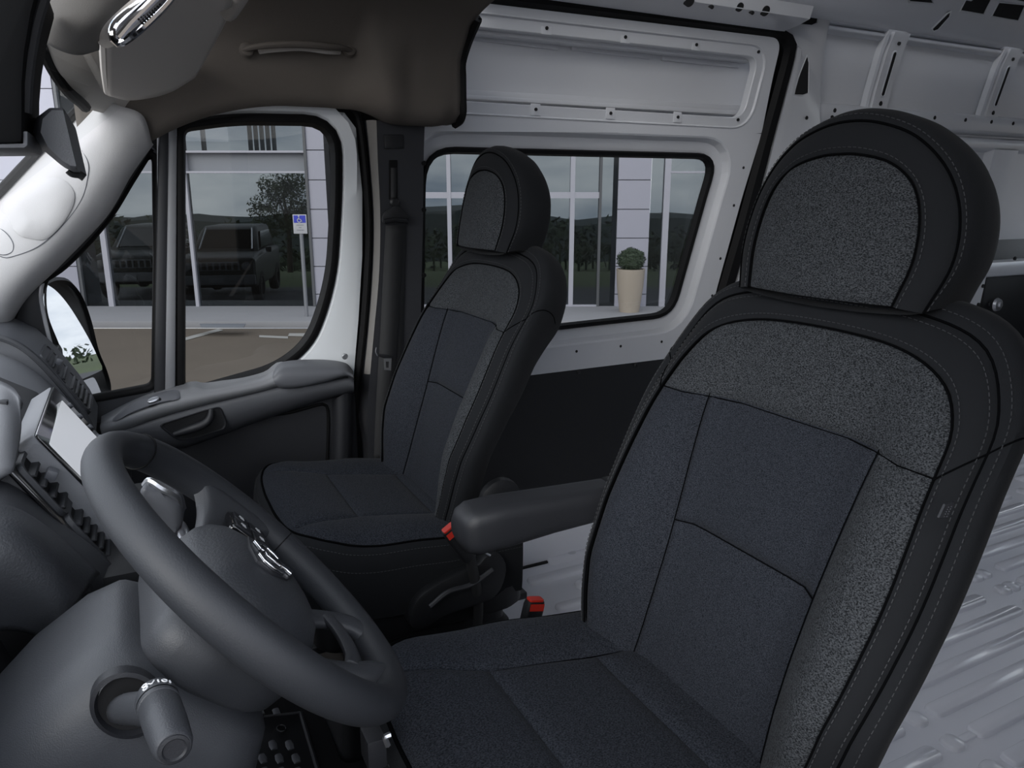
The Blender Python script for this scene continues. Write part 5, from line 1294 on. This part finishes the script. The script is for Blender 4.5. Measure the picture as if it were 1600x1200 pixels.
road_line([(405, 524), (450, 526), (450, 529), (405, 527)], 'white painted line in the accessible bay, left piece')
road_line([(452, 521), (492, 521), (492, 526), (450, 525)], 'white painted line in the accessible bay beside the sign post')
dr_ = [ray(u, v)*((GZ+.11)/ray(u, v).z) for u, v in ((312, 507), (384, 507), (381, 512), (314, 512))]
tag(B().prism(dr_, (0, 0, .012)).build('drain_grate', ME['joint'], bevel=.003), 'dark drain grate in the pavement edge', 'drain')
# ---------- building
bd = thing('dealer_building', tuple(G(0, DF, GZ+.1)), 'glass-fronted building with pale metal panels behind the van', 'building')
ZB = GZ+.10; ZT = 4.6
PH = 41*DF/F/math.cos(PIT)*1.02
def panel_column(u0, u1, nw, d=DF):
    a0, a1 = ax_of(u0, d), ax_of(u1, d); w_ = (a1-a0)/nw
    B().prism([G(a0, d+.06, ZB), G(a1, d+.06, ZB), G(a1, d+.06, ZT), G(a0, d+.06, ZT)], FH*.5).build('backing_wall', ME['joint'], bd)
    zref = EX((u0+u1)/2, 327, d).z; k0 = math.ceil((ZB-zref)/PH)
    for i in range(nw):
        z = zref+(k0-1)*PH
        while z < ZT:
            lo = max(ZB, z+.006); hi = min(ZT, z+PH-.006)
            if hi > lo: B().prism([G(a0+i*w_+.006, d, lo), G(a0+(i+1)*w_-.006, d, lo), G(a0+(i+1)*w_-.006, d, hi), G(a0+i*w_+.006, d, hi)], FH*.05).build('wall_panel', ME['panel'], bd, smooth=False)
            z += PH
panel_column(-330, 118, 4); panel_column(488, 604, 2); panel_column(962, 1013, 1); panel_column(1320, 1480, 3)
def mull_v(u, wpx, v0, v1, d=DF, m='frame', dep=.12):
    a = ax_of(u, d, 380); w_ = wpx*d/F; z0, z1 = max(ZB, EX(u, v1, d).z) if v1 < 900 else ZB, min(ZT, EX(u, v0, d).z)
    return B().prism([G(a-w_/2, d-.03, z0), G(a+w_/2, d-.03, z0), G(a+w_/2, d-.03, z1), G(a-w_/2, d-.03, z1)], FH*dep).build('mullion', ME[m], bd, smooth=False)
def mull_h(v, wpx, u0, u1, d=DF, m='frame', dep=.10, uref=None):
    z = EX(uref or (u0+u1)/2, v, d).z; h = wpx*d/F; a0, a1 = ax_of(u0, d), ax_of(u1, d)
    return B().prism([G(a0, d-.02, z-h/2), G(a1, d-.02, z-h/2), G(a1, d-.02, z+h/2), G(a0, d-.02, z+h/2)], FH*dep).build('transom', ME[m], bd, smooth=False)
def pane(u0, u1, v0, v1, d=DF):
    a0, a1 = ax_of(u0, d), ax_of(u1, d); um = (u0+u1)/2; z0 = ZB if v1 > 900 else EX(um, v1, d).z; z1 = ZT if v0 < -300 else EX(um, v0, d).z
    return B().add([G(a0, d+.02, z0), G(a1, d+.02, z0), G(a1, d+.02, z1), G(a0, d+.02, z1)], [(0, 1, 2, 3)]).build('window_pane', gz_glass, bd, smooth=False)
# left bay
edges = [118, 163, 300, 488]
for a_, c_ in zip(edges, edges[1:]):
    pane(a_, c_, 270, 999); pane(a_, c_, 236, 268) if False else None; pane(a_, c_, -400, 236)
mull_v(163, 8, -400, 999); mull_v(300, 5, -400, 999); mull_v(120, 4, -400, 999, m='gframe'); mull_v(486, 4, -400, 999, m='gframe')
mull_h(269, 3, 118, 488); mull_h(237, 3, 118, 488); mull_h(486, 5, 118, 488, m='gframe')
a0, a1 = ax_of(118, DF), ax_of(488, DF); zs0, zs1 = EX(300, 267, DF).z, EX(300, 238, DF).z
B().prism([G(a0, DF+.10, zs0), G(a1, DF+.10, zs0), G(a1, DF+.10, zs1), G(a0, DF+.10, zs1)], FH*.3).build('floor_slab', ME['slab'], bd)
for u in (332, 403, 412, 421, 430, 439): mull_v(u, 3, -400, 236, DF+.5, 'slab')
# right bay
for a_, c_ in ((604, 703), (703, 893), (893, 936), (938, 962), (1013, 1038), (1038, 1105), (1105, 1200), (1200, 1320)):
    pane(a_, c_, -400, 999)
for u, w_ in ((703, 6), (893, 7), (1038, 9), (1105, 5), (1200, 6)): mull_v(u, w_, -400, 999)
mull_v(936, 4, -400, 999, m='gframe'); mull_v(606, 4, -400, 999, m='gframe')
mull_h(305, 9, 604, 936, uref=800); mull_h(269, 3, 1038, 1320, uref=1080); mull_h(480, 8, 604, 936, uref=820)
# roof slab, floor and rear frames of the building, so that it has depth
B().prism([G(ax_of(-330, DF), DF+.1, ZT), G(ax_of(1480, DF), DF+.1, ZT), G(ax_of(1480, DF), DF+9, ZT), G(ax_of(-330, DF), DF+9, ZT)], (0, 0, .4)).build('roof_slab', ME['slab'], bd)
b = B(); b.grid([[G(a, d, z) for a in (-40, 0, 40)] for d, z in ((11.9, GZ+.09), (12.4, GZ+.02), (15.5, FZ), (22, FZ-.1))]); struct(b.build('floor_showroom', ME['inner'], smooth=False), 'dark floor inside the glass building', 'floor')
# ---------- sign post
sp_ = thing('accessible_parking_sign', tuple(G(ax_of(473, 10.3), 10.3, GZ+.1)), 'blue and white accessible parking sign on a thin post', 'sign')
ds = 10.3; asg = ax_of(473, ds); zlo, zhi = EX(473, 365, ds).z, EX(473, 335, ds).z; wv = 21*ds/F/2
B().tube([G(asg, ds, GZ+.1), G(asg, ds, zhi-.02)], .026, 10).build('post', ME['galv'], sp_)
B().prism([G(asg-wv, ds-.03, zlo), G(asg+wv, ds-.03, zlo), G(asg+wv, ds-.03, zhi), G(asg-wv, ds-.03, zhi)], FH*.01).build('sign_plate', ME['white'], sp_, bevel=.004)
zm = zlo+(zhi-zlo)*.57
B().prism([G(asg-wv*.86, ds-.034, zm), G(asg+wv*.86, ds-.034, zm), G(asg+wv*.86, ds-.034, zhi-.012), G(asg-wv*.86, ds-.034, zhi-.012)], FH*.003).build('blue_field', ME['blue'], sp_)
hs = (zhi-zm)
def sgn(x, y): return G(asg+x*hs, ds-.037, zm+y*hs)
B().tube([sgn(-.05+.22*math.cos(R(a_)), .28+.22*math.sin(R(a_))) for a_ in range(100, 361, 15)], .006, 6).build('symbol_wheel', ME['white'], sp_)
B().tube([sgn(-.08, .68), sgn(-.06, .42), sgn(.14, .40), sgn(.24, .16), sgn(.32, .17)], .007, 6).build('symbol_body', ME['white'], sp_)
B().lathe(sgn(-.08, .80), -FH, [(.011, 0), (.011, .003)], 12).build('symbol_head', ME['white'], sp_)
for k, w_ in enumerate((.55, .18, .5)):
    z = zm-(k+.9)*(zm-zlo)/4.4; B().prism([G(asg-wv*w_, ds-.0345, z-.004), G(asg+wv*w_, ds-.0345, z-.004), G(asg+wv*w_, ds-.0345, z+.004), G(asg-wv*w_, ds-.0345, z+.004)], FH*.002).build('small_print', ME['slab'], sp_)
# ---------- planter with clipped ball shrub
dpn = 10.75; ap_ = ax_of(984, dpn, 460)
pt = thing('planter', tuple(G(ap_, dpn, GZ+.1)), 'tall cream tapered planter in front of the panelled column', 'planter')
zt_ = EX(984, 420, dpn).z; H = zt_-(GZ+.1); rw = 22*dpn/F
B().lathe(G(ap_, dpn, GZ+.1), (0, 0, 1), [(rw*.70, 0), (rw*.80, H*.25), (rw*.93, H*.6), (rw, H*.97), (rw*1.0, H), (rw*.9, H), (rw*.88, H-.05)], 32).build('pot', ME['planter'], pt)
def leaf_ball(nm, c, r, n, size, m, par, squash=1.0, seed=1, shell_=.75):
    rnd = random.Random(seed); b = B()
    for i in range(n):
        d = Vector((rnd.gauss(0, 1), rnd.gauss(0, 1), rnd.gauss(0, 1))).normalized(); q = r*(shell_+(1-shell_)*rnd.random())*(1+.08*math.sin(5*d.x)*math.cos(4*d.y+1))
        p = Vector(c)+Vector((d.x, d.y, d.z*squash))*q; t = Vector((rnd.gauss(0, 1), rnd.gauss(0, 1), rnd.gauss(0, 1))).normalized(); s_ = t.cross(d)
        if s_.length < 1e-3: continue
        s_.normalize(); k = size*(.7+.6*rnd.random())
        b.add([p-t*k, p+s_*k*.5, p+t*k, p-s_*k*.5], [(0, 1, 2, 3)])
    return b.build(nm, m, par, smooth=False)
bs = thing('ball_shrub', tuple(G(ap_, dpn, zt_)), 'round clipped green shrub growing in the cream planter', 'shrub')
rb_ = 22*dpn/F
cball = G(ap_, dpn, zt_+rb_*.62)
b = B(); b.lathe(cball-Vector((0, 0, rb_*.72)), (0, 0, 1), [(rb_*.5, 0.02), (rb_*.8, rb_*.35), (rb_*.86, rb_*.72), (rb_*.66, rb_*1.2), (rb_*.2, rb_*1.5)], 20); b.build('shrub_core', ME['leaf'], bs)
leaf_ball('foliage', cball, rb_, 1500, .022, ME['leaf2'], bs, .86, 5)['kind'] = 'stuff'
# ---------- landscape behind the building
b = B(); b.grid([[G(a, d, z) for a in (-220, -120, -60, -20, 20, 60, 140)] for d, z in ((21.9, FZ-.12), (26, -2.75), (34, -3.3), (45, -4.3), (60, -6.0), (90, -8.0), (140, -11.5), (420, -40))])
struct(b.build('meadow', ME['grass']), 'green meadow sloping away behind the building', 'meadow')
rnd = random.Random(3)
b = B(); prof = []
for i in range(90):
    a = -230+i*4.6; prof.append((a, -2.0+2.4*math.sin(i*.19)+1.2*math.sin(i*.53+1)+.5*rnd.random()))
b.grid([[G(a, 250, -30) for a, z in prof], [G(a, 255, z-4) for a, z in prof], [G(a, 270, z-2.5) for a, z in prof], [G(a, 300, -30) for a, z in prof]])
struct(b.build('hills', ME['hill']), 'dark wooded hills on the horizon', 'hills')
b = B()
for i in range(150):        # treeline: crowns no one could count
    a = -85+i*.98+rnd.random()*.8; d = 70+14*rnd.random(); zg = lerpf([(60, -6.), (90, -8.)], d); h = 3.0+2.4*rnd.random()+1.0*math.sin(i*.16); r_ = 1.3+1.0*rnd.random()
    c = G(a, d, zg+h-r_)
    b.lathe(G(a, d, zg-.2), (0, 0, 1), [(.12, 0), (.10, h*.5)], 6)
    for k in range(70):
        dv = Vector((rnd.gauss(0, 1), rnd.gauss(0, 1), rnd.gauss(0, 1))).normalized(); p = c+Vector((dv.x*r_, dv.y*r_, dv.z*h*.42-.15*h))*(.6+.4*rnd.random()); t = Vector((rnd.gauss(0, 1), rnd.gauss(0, 1), rnd.gauss(0, 1))).normalized(); s_ = t.cross(dv)*.5; kk = .42
        b.add([p-t*kk, p+s_*kk, p+t*kk, p-s_*kk], [(0, 1, 2, 3)])
o = b.build('treeline', ME['leaf'], smooth=False, merge=1e-7); tag(o, 'dark green treeline across the meadow', 'trees'); o['kind'] = 'stuff'
# large single tree seen through the passenger window
dt_ = 27.; at_ = ax_of(445, dt_, 300); tr = thing('leafy_tree', tuple(G(at_, dt_, -2.4)), 'loose green tree behind the glass, left of the panelled column', 'tree')
B().tube([G(at_, dt_, -2.6), G(at_+.05, dt_, -1.2), G(at_-.05, dt_, .1)], [.11, .08, .04], 8).build('trunk', ME['bark'], tr)
for k, (da, dz_) in enumerate(((-.7, .0), (.6, .1), (-.3, .6), (.35, .65), (.0, -.5))):
    B().tube([G(at_, dt_, -1.1+dz_*.4), G(at_+da*.5, dt_, -.7+dz_*.7), G(at_+da, dt_, -.3+dz_)], [.05, .03, .015], 6).build('branch', ME['bark'], tr)
rnd = random.Random(11); b = B()
for i in range(5200):
    dv = Vector((rnd.gauss(0, 1), rnd.gauss(0, 1), rnd.gauss(0, 1))).normalized(); q = rnd.random()**.5
    cl_ = rnd.choice(((-.75, -.35, .62), (.65, -.3, .62), (-.35, .35, .62), (.4, .5, .55), (0, -.9, .7), (-.9, -1.1, .5), (.85, -1.0, .5), (0, .1, .6)))
    p = G(at_+cl_[0]+dv.x*cl_[2]*q, dt_+dv.y*cl_[2]*q, cl_[1]+dv.z*cl_[2]*q*.9); t = Vector((rnd.gauss(0, 1), rnd.gauss(0, 1), rnd.gauss(0, 1))).normalized(); s_ = t.cross(dv)*.45; kk = .065
    b.add([p-t*kk, p+s_*kk, p+t*kk, p-s_*kk], [(0, 1, 2, 3)])
b.build('foliage', mat('olive_leaves', (.06, .085, .028), .8, var=.3, vscale=1.), tr, smooth=False, merge=1e-7)['kind'] = 'stuff'
# ---------- two dark off-road cars built behind the glass in place of reflections
def car(label, u, d, rz):
    a = ax_of(u, d, 430); base = G(a, d, FZ); t = thing('reflected_car', tuple(base), label, 'car', 'dark cars standing in for reflections in the glass')
    # local frame: x across, y forwards (towards the van), z up
    fw_ = (-FH*math.cos(rz)+RT*math.sin(rz)); sd_ = fw_.cross(Vector((0, 0, 1))).normalized()
    P = lambda x, y, z: base+sd_*x+fw_*y+Vector((0, 0, z))
    hw = .86
    def ring(y, w, z0, z1, r=.10): return [P(p.x, y, p.y) for p in rpoly([(-w, z0), (w, z0), (w, z1), (-w, z1)], r, 3)]
    b = B(); rr = [ring(.0, hw*.94, .45, 1.02), ring(-.06, hw, .40, 1.08), ring(-.5, hw, .38, 1.14), ring(-1.3, hw, .36, 1.18), ring(-2.6, hw, .36, 1.18), ring(-3.9, hw, .38, 1.15), ring(-4.2, hw*.95, .45, 1.05)]
    b.grid(rr, close_u=True); b.cap(rr[0]); b.cap(rr[-1]); b.build('body', ME['car'], t)
    b = B(); rr = [ring(-1.15, hw*.90, 1.12, 1.18, .02), ring(-1.75, hw*.80, 1.14, 1.70, .12), ring(-2.0, hw*.78, 1.14, 1.76, .12), ring(-3.5, hw*.78, 1.14, 1.76, .12), ring(-4.05, hw*.84, 1.12, 1.2, .03)]
    b.grid(rr, close_u=True); b.cap(rr[0]); b.cap(rr[-1]); b.build('cabin', ME['car'], t)
    b = B(); b.prism([P(-.66, -1.22, 1.24), P(.66, -1.22, 1.24), P(.57, -1.72, 1.66), P(-.57, -1.72, 1.66)], fw_*.012+Vector((0, 0, .012))); b.build('windshield', 'gloss_blk', t)
    for s in (-1, 1):
        b = B(); b.prism([P(s*.70, -1.62, 1.24), P(s*.70, -3.4, 1.24), P(s*.66, -3.3, 1.62), P(s*.66, -1.9, 1.62)], sd_*(s*.06)); b.build('side_window', 'gloss_blk', t)
        B().tube([P(s*.62, -1.15, 1.22), P(s*.55, -1.74, 1.70)], .02, 6).build('windshield_pillar', 'satin', t)
        B().lathe(P(s*.66, .01, .90), fw_, [(.10, 0), (.10, .03), (.06, .04)], 16).build('headlight', ME['galv'], t)
        B().box(P(s*.98, -1.35, 1.2), (.18, .12, .14)).build('wing_mirror', ME['car'], t, bevel=.03)
        for y in (-.75, -3.35):
            w_ = B().lathe(P(s*.66, y, .36), sd_*s, [(.20, .0), (.36, .0), (.38, .05), (.38, .18), (.34, .22), (.22, .22), (.20, .16), (.02, .18)], 20).build('wheel', ME['tyre'], t)
    gr0 = B().prism([P(-.52, -.0, .80), P(.52, -.0, .80), P(.50, -.0, 1.0), P(-.50, -.0, 1.0)], fw_*.03).build('grille', ME['joint'], t, bevel=.01)
    for k in range(7):
        x = -.42+.14*k; B().prism([P(x-.045, .03, .82), P(x+.045, .03, .82), P(x+.045, .03, .98), P(x-.045, .03, .98)], fw_*.006).build('grille_slot', ME['tyre'], gr0)
    B().prism([P(-.86, .02, .48), P(.86, .02, .48), P(.86, .02, .70), P(-.86, .02, .70)], fw_*.12).build('bumper', ME['joint'], t, bevel=.03)
    B().prism([P(-.17, .145, .53), P(.17, .145, .53), P(.17, .145, .65), P(-.17, .145, .65)], fw_*.01).build('number_plate', ME['slab'], t)
    return t
car('dark off-road car standing in for a reflection, facing the van, behind the passenger door window', 340, 17.5, R(9))
car('dark off-road car standing in for a reflection, half hidden behind the quarter light', 205, 18.2, R(9))
